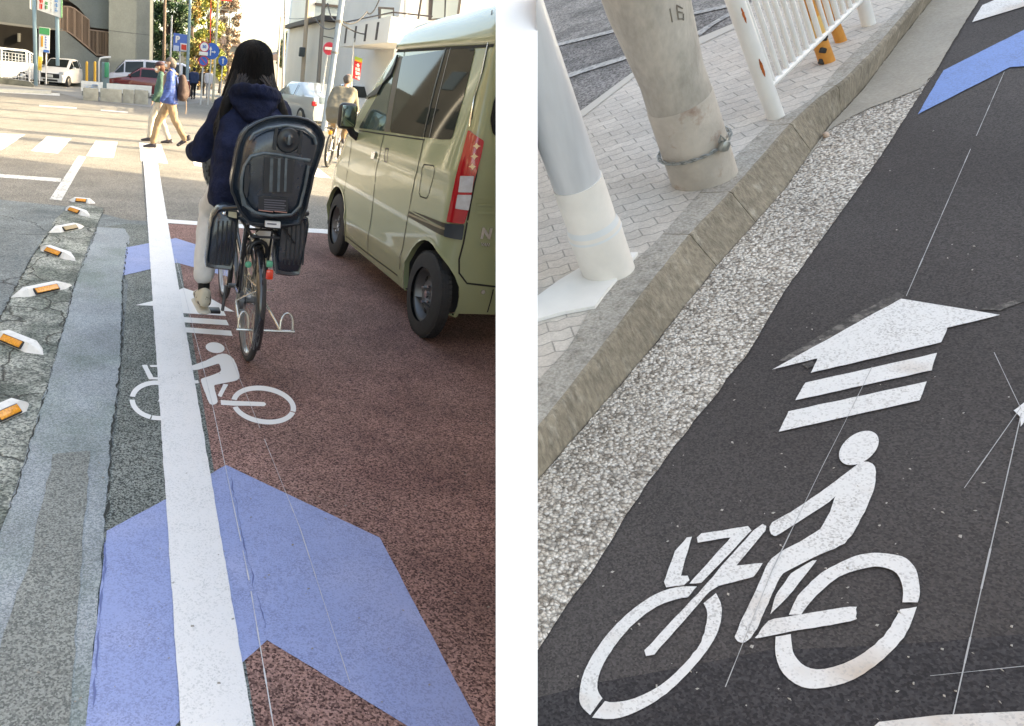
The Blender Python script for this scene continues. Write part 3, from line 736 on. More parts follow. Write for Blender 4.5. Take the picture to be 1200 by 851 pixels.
for k in(-1,1):
    fm.tube([BB+Vector((.02*k,0,0)),RW+Vector((.055*k,0,0))],.011,8); fm.tube([ST+Vector((.0,0,-.08)),RW+Vector((.055*k,.0,0))],.009,8)
    fm.tube([HB+Vector((.03*k,.02,-.02)),HB+Vector((.05*k,.06,-.12)),FW+Vector((.05*k,0,0))],.010,8)
build('frame',fm,FRM,bike)
def fender(c,r,a0,a1,w=.028):
    vs=[];fs=[]; n=28; 
    for i in range(n+1):
        a=math.radians(a0+(a1-a0)*i/n); d=Vector((0,math.cos(a),math.sin(a)))
        for k,(x,dr) in enumerate(((-w,-.02),(-w*.8,-.004),(-w*.35,.005),(w*.35,.005),(w*.8,-.004),(w,-.02))): vs.append(Vector(c)+d*(r+dr)+Vector((x,0,0)))
        if i:
            for k in range(5): o=6*i+k; fs.append((o-6,o-5,o+1,o))
    return MB().add(vs,fs)
build('rear_mudguard',fender(RW,.352,75,208,.026),FRM,bike,smooth=60); build('front_mudguard',fender(FW,.352,25,170,.026),FRM,bike,smooth=60)
build('saddle',MB().hull([((BX,3.92,.80),(.10,.07,.04)),((BX,4.14,.79),(.03,.04,.03))]).tube([ST,(BX,3.99,.79)],.013,8),BLK,bike)
hbm=MB().tube([HT,HT+Vector((0,-.03,.17))],.013,10).tube([(BX-.29,4.42,1.0),(BX-.24,4.50,1.0),(BX-.08,4.58,.975),(BX+.08,4.58,.975),(BX+.24,4.50,1.0),(BX+.29,4.42,1.0)],.011,10)
build('handlebar',hbm,CHR,bike)
for k in(-1,1): build('grip',MB().tube([(BX+.29*k,4.41,1.0),(BX+.245*k,4.495,1.0)],.017,10),BLK,bike)
# chain case, cranks, pedals
cc=MB().hull([(BB+Vector((.045,0,0)),(.012,.10,.10)),(RW+Vector((.06,0,0)),(.012,.045,.045))]); build('chain_case',cc,FRM,bike)
cr=MB().tube([BB+Vector((-.06,0,0)),BB+Vector((.08,0,0))],.014,8).tube([BB+Vector((-.075,0,0)),BB+Vector((-.085,.0,-.16))],.010,8).tube([BB+Vector((.085,0,0)),BB+Vector((.095,.01,.16))],.010,8); cro=build('cranks',cr,STL,bike)
for k,z in((-1,-.16),(1,.16)):
    p=BB+Vector((.145*k,.0,z)); build('pedal',MB().rbox(p,(.09,.075,.022),.006),BLK,cro)
# drum brake, reflector, stays, kickstand
build('drum_brake',MB().lathe([(0,-.075),(.03,-.075),(.05,-.065),(.05,-.04),(0,-.04)],RW,(1,0,0),20),STL,bike)
rp=VY_(316,322,3.345); build('rear_reflector',MB().rbox(rp,(.036,.02,.05),.01),mat('red_reflector',(.75,.05,.02),.2,coat=1,emit=0),bike)
build('reflector_mount',MB().rbox(rp+Vector((0,.03,.045)),(.03,.03,.03),.006),mat('green_bracket',(.08,.35,.22),.4),bike)
gp=VY_(291,310,3.45); build('lock_button',MB().lathe([(0,.012),(.015,.008),(.017,0)],gp,(0,-1,0),14),mat('green_bracket'),bike)
build('ring_lock',MB().tube([RW+Vector((.045*math.cos(a),-.12,.30+.05*math.sin(a))) for a in [math.radians(k) for k in range(-40,230,30)]],.012,8),BLK,bike)
STN=mat('stand_wire',(.62,.60,.55),.25,metal=.85); ks=MB()
L0=VY_(277,386,3.52); R0=VY_(345,389,3.50)
ks.tube([L0,L0.lerp(R0,.5),R0],.0085,8)
def loop(a,b,h): 
    pts=[]; 
    for k in range(9):
        t=math.pi*k/8; pts.append(a.lerp(b,.5-.5*math.cos(t))+Vector((0,0.02*math.sin(t),h*math.sin(t)**.6)))
    return pts
ks.tube(loop(VY_(279,385,3.52),VY_(291,385,3.52),.085),.0065,8); ks.tube(loop(VY_(328,387,3.5),VY_(343,387,3.5),.085),.0065,8)
ks.tube([VY_(281,384,3.52),VY_(277,358,3.58),RW+Vector((-.075,0,.0))],.007,8); ks.tube([VY_(328,386,3.5),VY_(316,364,3.58),RW+Vector((.075,0,0))],.007,8)
build('double_kickstand',ks,STN,bike)
ws=MB().tube([VY_(277,352,3.62),VY_(300,341,3.5),VY_(321,340,3.44)],.004,6).tube([VY_(287,322,3.6),VY_(300,335,3.5),VY_(306,338,3.46)],.004,6); build('mudguard_stay',ws,STN,bike)
rk=MB()
for k in(-1,1): rk.tube([(BX+.065*k,3.42,.735),(BX+.065*k,3.98,.735)],.007,8); rk.tube([RW+Vector((.065*k,0,0)),(BX+.065*k,3.6,.735)],.006,8)
for y in (3.42,3.6,3.8): rk.tube([(BX-.065,y,.735),(BX+.065,y,.735)],.006,8)
build('rear_rack',rk,BLK,bike)
# loose cable loops under the seat
cb=MB()
for (a,b_,c_) in (((312,268),(330,262),(345,285)),((300,272),(322,255),(338,275))):
    cb.tube([VY_(*a,3.5),VY_(*b_,3.42),VY_(*c_,3.5)],.004,6)
build('cable',cb,BLK,bike)
# front basket / hand cover seen left of the coat
fb=MB(); 
pts=[(238,178),(236,192),(238,206),(243,218),(247,221)]
vs=[];fs=[]
for i,(x,y) in enumerate(pts):
    a=VY_(x,y,4.62)
    for j,dx in enumerate((0,.02,.035,.05,.07)): vs.append(a+Vector((dx,(-.03,.0,.012,.0,-.03)[j],0)))
    if i:
        for j in range(4): o=5*i+j; fs.append((o-5,o-4,o+1,o))
build('hand_cover',MB().add(vs,fs),mat('grey_cover',(.25,.26,.24),.4,col2=(.03,.03,.03),c2scale=14,c2amt=(.5,.54)),bike,smooth=60)

# ------------------------------------------------------------------ child seat
SEATP=mat('seat_shell',(.012,.021,.034),.26,coat=.6,bump=.3,bscale=40,var=.35,vscale=9,coatr=.2,spec=.6)
SEATD=mat('seat_dark',(.008,.012,.018),.4,coat=.3)
cs=empty('child_seat',(BX+.04,3.45,.75),'dark blue black moulded child seat with leg guards mounted behind the cyclist','child seat')
YS=3.40
Z2=lambda pts:[(220+x/6.08,120+y/6.08) for x,y in pts]
seat_o=Z2([(700,105),(630,106),(560,120),(490,150),(430,190),(395,235),(372,290),(355,355),(345,420),(328,510),(315,590),(318,635),(335,670),(352,720),(375,770),(405,810),(440,850),(560,868),(680,872),(790,862),(812,820),(840,750),(852,690),(872,610),(890,520),(918,440),(940,370),(958,310),(965,255),(940,195),(900,155),(850,128),(775,110)])
def lay(px,dy=0): return [VY_(x,y,YS)+Vector((0,dy,0)) for x,y in px]
O=lay(seat_o); cen=sum(O,Vector())/len(O)
def inset(P,f,dy): return [cen+(p-cen)*f+Vector((0,dy,0)) for p in P]
rings=[inset(O,.97,.16),inset(O,1.0,.05),inset(O,1.0,.0),inset(O,.975,-.012),inset(O,.93,-.004),inset(O,.86,-.022),inset(O,.78,-.045),inset(O,.55,-.055),inset(O,.25,-.055)]
vs=[];fs=[]; n=len(O)
for i,rg in enumerate(rings):
    for p in rg:
        # waist: shell pinches in at mid height and central channel
        vs.append(p)
    if i:
        for k in range(n): fs.append(((i-1)*n+k,(i-1)*n+(k+1)%n,i*n+(k+1)%n,i*n+k))
vs.append(cen+Vector((0,-.055,0))); c_=len(vs)-1
for k in range(n): fs.append(((len(rings)-1)*n+k,(len(rings)-1)*n+(k+1)%n,c_))
sh_=MB().add(vs,fs); build('back_shell',sh_,SEATP,cs,smooth=50)
build('rim_edge',MB().tube(inset(O,1.005,-.006),.0075,8,closed=True),SEATD,cs,smooth=60)
def slab(px,dy,th,m,name,r=0,parent=cs,sm=30,bev=0):
    P=[VY_(x,y,YS+dy) for x,y in px]
    return build(name,MB().prism(P,(0,-th,0)),m,parent,smooth=sm)
# raised frame of the moulding, slots, channel
SEATR=mat('seat_raised_highlight',(.075,.10,.115),.25,coat=.5,var=.35,vscale=14,coatr=.15)  # paler colour on the raised parts stands in for sky reflections
def band(px,w,dy,m,name):
    P=[VY_(x,y,YS+dy) for x,y in px]; return build(name,MB().tube(P,w,10),m,cs,smooth=60)
band(Z2([(400,735),(382,640),(384,540),(405,450),(450,385),(540,362),(640,372),(760,395),(870,415)]),.009,-.050,SEATR,'moulded_rib')
band(Z2([(385,640),(410,735),(480,785),(600,805),(740,800),(800,740),(835,600),(862,450)]),.008,-.052,SEATR,'moulded_rib')
band(Z2([(440,270),(470,225),(560,185),(700,165),(830,190),(905,250),(915,300)]),.007,-.050,SEATR,'moulded_rib')
slab(Z2([(415,450),(436,440),(440,560),(420,680),(398,640),(400,540)]),-.050,.012,SEATD,'slot',0)
slab(Z2([(545,385),(760,410),(740,645),(535,640)]),-.056,.012,SEATD,'centre_panel')
for a,b_ in ((585,600),(640,652),(690,700)): slab(Z2([(a,395),(b_+8,397),(b_,635),(a-8,633)]),-.066,.010,SEATR,'panel_rib')
slab(Z2([(620,180),(640,180),(625,340),(598,335)]),-.05,.014,SEATD,'slot'); slab(Z2([(795,200),(820,202),(800,365),(778,360)]),-.05,.014,SEATD,'slot')
kc=VY_(*Z2([(712,268)])[0],YS-.05)
kn=MB().lathe([(0,.028),(.018,.028),(.024,.02),(.034,.016),(.050,.016),(.056,.008),(.058,0)],kc,(0,-1,0),32); ko=build('headrest_knob',kn,SEATD,cs)
build('knob_grip',MB().rbox(kc+Vector((0,-.032,.002)),(.014,.014,.045),.005),SEATR,ko)
slab(Z2([(505,675),(540,665),(715,685),(712,785),(505,765)]),-.056,.006,SEATD,'label_plate')
lb=MB()
for k in range(5): 
    P=Z2([(545,690+17*k),(700-12*(k%2),700+17*k),(700-12*(k%2),707+17*k),(545,697+17*k)]); lb.prism([VY_(x,y,YS-.0625) for x,y in P],(0,-.002,0))
build('label_print',lb,mat('label_ink',(.10,.10,.13),.5),cs,smooth=None)
band(Z2([(505,768),(608,780)]),.0025,-.062,mat('copper_edge',(.45,.22,.18),.4),'label_edge'); band(Z2([(618,776),(706,786)]),.0025,-.062,mat('copper_edge'),'label_edge')
wl_=[(427/3.87+200,148/3.87+220),(495/3.87+200,152/3.87+220),(494/3.87+200,180/3.87+220),(426/3.87+200,174/3.87+220)]
slab(wl_,-.03,.02,mat('white_label',(.72,.72,.72),.5),'white_label')
build('label_print',MB().prism([VY_(x,y,YS-.0505) for x,y in [(313,261.5),(324,262.2),(324,263.6),(313,262.9)]],(0,-.002,0)),mat('label_ink'),cs,smooth=None)
# seat pan, headrest front and leg guards
build('seat_pan',MB().hull([((BX+.03,3.50,.81),(.15,.06,.05)),((BX,3.74,.78),(.14,.05,.03))]),SEATP,cs)
Z4=lambda pts:[(200+x/3.87,220+y/3.87) for x,y in pts]
def guard(px,Y,dep):
    P=[VY_(x,y,Y) for x,y in px]; c=sum(P,Vector())/len(P)
    def ins(f,dy): return [c+(p-c)*f+Vector((0,dy,0)) for p in P]
    rg=[ins(.96,dep),ins(1,dep-.03),ins(1,.01),ins(.95,0),ins(.86,.004),ins(.80,-.006)]
    vs=[v for r_ in rg for v in r_]; n=len(P); fs=[(n*(i-1)+k,n*(i-1)+(k+1)%n,n*i+(k+1)%n,n*i+k) for i in range(1,len(rg)) for k in range(n)]
    fs.append(tuple(range(n*(len(rg)-1),n*len(rg)))); fs.append(tuple(range(n))[::-1])
    return MB().add(vs,fs)
gl=[(250,80),(215,95),(190,130),(178,180),(170,260),(160,330),(162,362),(200,370),(275,378),(290,330),(300,240),(305,170),(315,110),(290,85)]
gr=[(520,120),(590,125),(625,140),(630,170),(618,240),(600,330),(585,400),(540,404),(480,395),(474,330),(482,240),(490,170)]
for pts,Y in ((gl,3.62),(gr,3.52)):
    g_=build('leg_guard',guard(Z4(pts),Y,.13),SEATP,cs,smooth=50)
    rb=MB(); xs=[p[0] for p in pts]; x0,x1=min(xs),max(xs)
    for k in range(5):
        f=.28+.13*k; 
        rb.tube([VY_(*Z4([(x0+(x1-x0)*f+14,150)])[0],Y-.006),VY_(*Z4([(x0+(x1-x0)*f,350)])[0],Y-.006)],.0045,6)
    build('guard_rib',rb,SEATD,g_,smooth=60)
# bracket pieces joining guards and pan
br=MB().tube([VY_(262,245,3.6),VY_(285,243,3.52),VY_(300,252,3.45)],.013,8).tube([VY_(360,250,3.52),VY_(350,252,3.48)],.014,8); build('bracket',br,SEATD,cs,smooth=60)
build('bolt',MB().lathe([(0,.006),(.008,.004),(.01,0)],VY_(*Z4([(243,118)])[0],3.60),(0,-1,0),12),CHR,cs)
build('side_reflector',MB().prism([VY_(x,y,3.585) for x,y in Z4([(262,108),(298,110),(300,138),(285,136),(262,130)])],(0,-.006,0)),mat('amber_pale',(.62,.58,.42),.3),cs)
build('side_light',MB().hull([(VY_(367,203,3.5),.008),(VY_(364,213,3.5),.008)],1),mat('orange_marker',(.7,.15,.03),.3),cs)

# ------------------------------------------------------------------ cyclist
COAT=mat('navy_coat',(.008,.013,.038),.85,bump=2.0,bscale=55,var=.5,vscale=9,spec=.2)
HAIR=mat('dark_hair',(.0035,.0028,.0032),.7,bump=1,bscale=90,stretch=(1,1,.12),var=.4,vscale=30,spec=.25)
TRS=mat('white_trousers',(.66,.67,.66),.8,bump=.6,bscale=30,var=.1,vscale=10)
per=empty('person',(.62,4.1,0),'cyclist in a navy hooded coat and white trousers riding with the back to the camera','person')
bd=MB()
head(bd,(.607,4.13,1.515),(0.05,1,0),.98)
bd.hull([((.607,4.11,1.46),.05),((.61,4.06,1.36),.062)])
bd.hull([((.52,4.05,1.26),.05),((.71,4.05,1.26),.05),((.56,3.99,.92),.12),((.66,3.99,.92),.12)])
for k in(-1,1):
    s_=[None,((.765,4.07,1.27),(.86,4.2,1.05),(.88,4.40,1.03)),((.478,4.07,1.27),(.372,4.2,1.04),(.34,4.40,1.02))][k]; bd.hull([(s_[0],.045),(s_[1],.038)]); bd.hull([(s_[1],.036),(s_[2],.026)])
    fingers(bd,(s_[2][0],4.425,1.02),(0,.5,.1),(0,.5,-.8),(-k,0,0),1.05)
bd.hull([((.545,4.0,.90),.10),((.47,4.37,.70),.062)]); bd.hull([((.47,4.37,.69),.060),((.445,4.20,.34),.042)])
bd.hull([((.69,4.0,.90),.10),((.79,4.36,.90),.062)]); bd.hull([((.79,4.36,.89),.060),((.775,4.18,.56),.042)])
organic('body',bd,SKIN,per,.012,4)
tr=MB()
tr.hull([((.545,3.98,.90),(.13,.13,.11)),((.47,4.36,.70),.085)]); tr.hull([((.47,4.36,.69),.085),((.428,4.19,.335),.066)])
tr.hull([((.68,3.98,.90),(.13,.13,.11)),((.79,4.36,.90),.085)]); tr.hull([((.79,4.36,.89),.082),((.775,4.18,.56),.062)])
tr.hull([((.55,3.99,.90),.12),((.68,3.99,.90),.12)])
organic('trousers',tr,TRS,per,.012,4,noiseamp=.008,nscale=9)
# sock and shoes
so_=MB().hull([((.430,4.19,.31),.036),((.43,4.17,.22),.036)]); build('sock',so_,mat('black_sock',(.012,.012,.012),.9),per)
for (tx,hx,z,nm) in ((.415,.43,.145,0),(.80,.775,.46,1)):
    sm_=MB(); shoe(sm_,(tx,4.30,z+.015),(hx,4.09,z+.02),.048,.085)
    s_=organic('shoe',sm_,mat('cream_shoe',(.55,.52,.42),.7,col2=(.03,.03,.03),c2scale=14,c2amt=(.56,.60)),per,.010,3)
    so2=MB().hull([((tx,4.31,z-.012),(.046,.05,.012)),((hx,4.08,z-.010),(.042,.04,.012))]); build('sole',so2,mat('shoe_sole',(.6,.58,.5),.8),s_)
ct=MB()
ct.hull([((.49,4.06,1.285),(.07,.08,.05)),((.755,4.06,1.29),(.07,.08,.05)),((.61,4.07,1.35),(.08,.07,.05)),((.52,4.0,1.12),(.11,.12,.06)),((.72,4.0,1.12),(.10,.12,.06))])
ct.hull([((.52,4.0,1.12),(.11,.125,.06)),((.72,4.0,1.12),(.10,.12,.06)),((.50,3.97,.86),(.105,.15,.05)),((.72,3.97,.86),(.12,.15,.05)),((.49,3.98,.80),(.09,.14,.03)),((.72,3.98,.80),(.11,.14,.03))])
ct.hull([((.478,4.07,1.27),.075),((.372,4.2,1.04),.070)]); ct.hull([((.372,4.2,1.04),.070),((.34,4.36,1.02),.052)])
ct.hull([((.765,4.07,1.27),.075),((.86,4.2,1.05),.068)]); ct.hull([((.86,4.2,1.05),.068),((.88,4.36,1.03),.052)])
organic('coat',ct,COAT,per,.012,4,noiseamp=.016,nscale=8)
hd=MB()
hd.hull([((.53,3.975,1.325),(.05,.05,.035)),((.69,3.975,1.325),(.05,.05,.035)),((.61,3.945,1.25),(.07,.05,.03)),((.61,4.03,1.36),(.09,.05,.03))])
for k in range(13):
    a=math.pi*(-.15+1.3*k/12); p=Vector((.61-.115*math.cos(a),3.99+.10*(-math.sin(a)*.55),1.365+.03*math.sin(a)))
    hd.hull([(p,(.032,.035,.032)),(p+Vector((.004,0,-.02)),(.034,.035,.03))],1)
hd.hull([((.53,3.98,1.36),(.045,.04,.045)),((.57,3.965,1.385),(.04,.03,.03))],1)
organic('hood',hd,COAT,per,.010,4,noiseamp=.008,nscale=14)
hr=MB()
hr.hull([((.607,4.115,1.542),(.100,.105,.090)),((.607,4.075,1.49),(.082,.075,.09)),((.607,4.05,1.42),(.088,.055,.07)),((.607,4.04,1.38),(.10,.05,.05))])
hr.hull([((.53,4.07,1.46),(.03,.04,.05)),((.685,4.07,1.46),(.03,.04,.05)),((.485,4.03,1.34),(.03,.03,.03)),((.735,4.03,1.34),(.03,.03,.03))]); hr.hull([((.607,4.06,1.43),(.075,.045,.05)),((.50,4.02,1.34),(.03,.03,.05))]); hr.hull([((.50,4.02,1.36),(.035,.03,.04)),((.435,4.02,1.17),(.028,.03,.06)),((.47,4.0,1.30),.035)])
hr.hull([((.61,4.06,1.42),(.08,.04,.04)),((.73,4.02,1.34),(.03,.03,.04))]); hr.hull([((.73,4.02,1.36),(.03,.03,.04)),((.80,4.0,1.17),(.026,.03,.06)),((.77,4.0,1.28),.032)])
ho_=organic('hair',hr,HAIR,per,.009,6,noiseamp=.003,nscale=16)
sm2=MB(); hc=Vector((.607,4.10,1.535))
for k in range(760):
    a=random.uniform(-.12,1.12)*math.pi; ln=random.uniform(.75,1.0); top=hc+Vector((random.gauss(0,.015),.0+random.gauss(0,.02),.088))
    P=[]
    for j in range(9):
        t=j/8*ln; th=min(t*2.7,1.72); rr=.100; dn=max(0,t-.58)
        P.append(hc+Vector((rr*math.cos(a)*math.sin(th)*(1+dn*1.9*abs(math.cos(a))),-rr*1.05*math.sin(a)*math.sin(th)*(1-.15*dn),.092*math.cos(th)-dn*.62))+Vector((random.gauss(0,.0015),random.gauss(0,.0015),0)))
    sm2.tube(P,[.0012,.0016,.0017,.0017,.0017,.0016,.0015,.0013,.0006],4)
build('head_strands',sm2,HAIR,ho_,smooth=60)
hs=MB()
for k in range(220):
    side=random.choice((-1,1)); x0=.61+side*random.uniform(.02,.09); p0=Vector((x0,4.03-random.random()*.03,1.46-random.random()*.06))
    p1=Vector((.61+side*random.uniform(.09,.14),3.985,1.34+random.uniform(-.02,.02))); p2=Vector((.61+side*random.uniform(.15,.20),3.985,1.12+random.uniform(-.08,.1)))
    hs.tube([p0,p0.lerp(p1,.5)+Vector((0,-.015,0)),p1,p1.lerp(p2,.5)+Vector((side*.012,0,.01)),p2],[.003,.003,.0028,.0024,.001],4)
build('loose_strands',hs,mat('maroon_hair',(.010,.005,.006),.5),per,smooth=60)

# ------------------------------------------------------------------ pedestrians
def walker(loc,ang,s,label,cols,group=None,hair=None,bag=False,mask=False,stride=.32,cap=None,small=False,name='person',lift=.0):
    """figure walking towards +x before turning by ang"""
    root=empty(name,(0,0,0),label,'person',group)
    vx=.016 if not small else .03
    b=MB(); head(b,(.05,0,1.56),(1,0,-.05),1.0); b.hull([((.03,0,1.50),.05),((0,0,1.40),.06)])
    b.hull([((0,-.14,1.36),.06),((0,.14,1.36),.06),((0,-.07,.95),.09),((0,.07,.95),.09)])
    legs=[(-1,stride,.0),(1,-stride,lift)]
    J=[]
    for k,st,lf in legs:
        hip=Vector((0,.09*k,.92)); foot=Vector((st*1.0,.09*k,.09+lf)); 
        knee=(hip+foot)/2+Vector((.07,0,.02)); J.append((hip,knee,foot,k))
        b.hull([(hip,.085),(knee,.058)]); b.hull([(knee,.055),(foot,.036)])
    A=[]
    for k,sw in((-1,-.13),(1,.10)):
        sh_=Vector((0,.19*k,1.36)); el=Vector((sw*.45-.02,.23*k,1.10)); ha=Vector((sw+.06,.22*k,.90)); A.append((sh_,el,ha,k))
        b.hull([(sh_,.048),(el,.038)]); b.hull([(el,.038),(ha,.026)])
        if not small: fingers(b,ha+Vector((0,0,-.02)),(.1,0,-1),(1,0,0),(0,-k,0),.95)
        else: b.hull([(ha,.03),(ha+Vector((.02,0,-.08)),.024)],1)
    bo=organic('body',b,SKIN,root,vx,3)
    t=MB()
    for hip,knee,foot,k in J:
        t.hull([(hip,.105),(knee,.075)]); t.hull([(knee,.074),(foot.lerp(knee,.12),.06)])
    t.hull([((0,.07,.92),.105),((0,-.07,.92),.105)])
    organic('trousers',t,cols['tr'],root,vx,3,noiseamp=.012,nscale=8)
    for hip,knee,foot,k in J:
        sm_=MB(); back=(foot.x<0 and lift>0)
        toe=foot+Vector((.15,0,-.07 if not back else -.10)); heel=foot+Vector((-.05,0,-.06 if not back else .03))
        shoe(sm_,toe,heel,.048,.07); organic('shoe',sm_,cols.get('shoe',RUB),root,max(vx*.8,.014),2)
    j=MB(); j.hull([((0,-.15,1.37),.08),((0,.15,1.37),.08),((.01,-.12,1.1),(.13,.12,.06)),((.01,.12,1.1),(.13,.12,.06))])
    j.hull([((.01,-.12,1.1),(.135,.12,.06)),((.01,.12,1.1),(.135,.12,.06)),((0,-.1,.88),(.14,.13,.04)),((0,.1,.88),(.14,.13,.04))])
    for sh_,el,ha,k in A: j.hull([(sh_,.078),(el,.062)]); j.hull([(el,.062),(ha.lerp(el,.08),.045)])
    if not small: j.hull([((.0,-.05,1.42),.07),((.0,.05,1.42),.07)])
    organic('jacket',j,cols['jk'],root,vx,3,noiseamp=.014,nscale=9)
    h=MB(); h.hull([((.035,0,1.595),(.097,.09,.08)),((-.005,0,1.55),(.075,.088,.09))]); ho=organic('hair',h,cols['hair'],root,vx*.8,3,noiseamp=.006,nscale=20)
    if not small: face(bo,(.05,0,1.56),(1,0,0),1.0,not mask)
    if cap: build('cap',MB().hull([((.03,0,1.635),(.103,.095,.055))]).hull([((.12,0,1.62),(.05,.07,.01)),((.05,0,1.62),(.08,.09,.012))]),cap,root)
    if mask: 
        m_=MB().hull([((.125,0,1.525),(.022,.045,.035)),((.10,.05,1.52),(.02,.02,.03)),((.10,-.05,1.52),(.02,.02,.03))]); build('face_mask',m_,mat('mask_white',(.7,.7,.7),.8),root)
    Mx_=Matrix.Translation(Vector(loc))@Matrix.Rotation(ang,4,'Z')@Matrix.Scale(s,4)
    root.matrix_world=Mx_; ROOTM[root.name]=Mx_
    if bag:
        bm_=MB().hull([((-.20,-.10,1.32),.07),((-.20,.10,1.32),.07),((-.22,-.12,1.02),.10),((-.22,.12,1.02),.10),((-.27,0,1.1),.08)])
        r2=empty('backpack',Mx_@Vector((-.2,0,1)),'dark brown backpack worn over the blue puffer jacket','backpack')
        bb_=organic('bag_body',bm_.xf(lambda v:Mx_@v),mat('brown_bag',(.045,.025,.022),.8,bump=1,bscale=20,var=.5,vscale=10),r2,.018,3,noiseamp=.012,nscale=9)
        sp_=MB()
        for k in(-1,1): sp_.tube([(-.10,.12*k,1.38),(.02,.14*k,1.46),(.13,.13*k,1.33),(.13,.14*k,1.12),(-.1,.16*k,.98)],.018,6)
        sp_.tube([(-.28,.02,1.0),(-.30,.02,.80),(-.29,.02,.70)],.008,6)
        build('strap',sp_.xf(lambda v:Mx_@v),mat('pale_strap',(.35,.25,.18),.8),r2)
    return root
PUF=mat('blue_puffer',(.03,.07,.26),.5,bump=1,bscale=9,stretch=(.6,.6,3),var=.5,vscale=12)
GJ=mat('green_jacket',(.04,.10,.08),.8,bump=.8,bscale=20,var=.3); KH=mat('khaki_trousers',(.30,.21,.13),.85,var=.2,bump=.5,bscale=20)
GH=mat('grey_hair',(.10,.085,.075),.7,var=.4,vscale=30); LT=mat('light_trousers',(.50,.46,.40),.85); DS=mat('dark_shoe',(.035,.03,.04),.6,col2=(.5,.5,.5),c2scale=16,c2amt=(.6,.63))
g1=G(199,177); g2=G(187,171)
walker(g1+Vector((-.02,0,0)),math.radians(172),.985,'pedestrian in a blue puffer jacket and khaki trousers striding left over the crossing','' or dict(jk=PUF,tr=KH,hair=GH,shoe=DS),bag=True,mask=True,stride=.33,lift=.12)
walker(g2+Vector((.0,.5,0)),math.radians(176),.93,'pedestrian in a green jacket, half hidden by the walker in blue',dict(jk=GJ,tr=LT,hair=mat('red_brown_hair',(.10,.035,.02),.7),shoe=DS),mask=True,stride=.22,cap=mat('plum_cap',(.06,.03,.04),.8))
NV=mat('navy_plain',(.015,.035,.10),.8); BKc=mat('black_cloth',(.012,.012,.015),.9); WHc=mat('white_cloth',(.55,.55,.6),.8); GYc=mat('grey_cloth',(.3,.3,.32),.8)
for (x,y,c,lb,tr_) in ((226,117,NV,'distant pedestrian in a navy jacket beside the pale blue post',BKc),(237,113,BKc,'distant pedestrian in black, left of the two beyond the round signs',BKc),(243.5,116,WHc,'distant pedestrian in a pale top and light trousers behind the sign post',GYc)):
    p=G(x,y); walker(p,math.radians(95),.97,lb,dict(jk=c,tr=tr_,hair=BKc,shoe=BKc),group='pedestrians walking away on the far pavement',small=True,stride=.16)

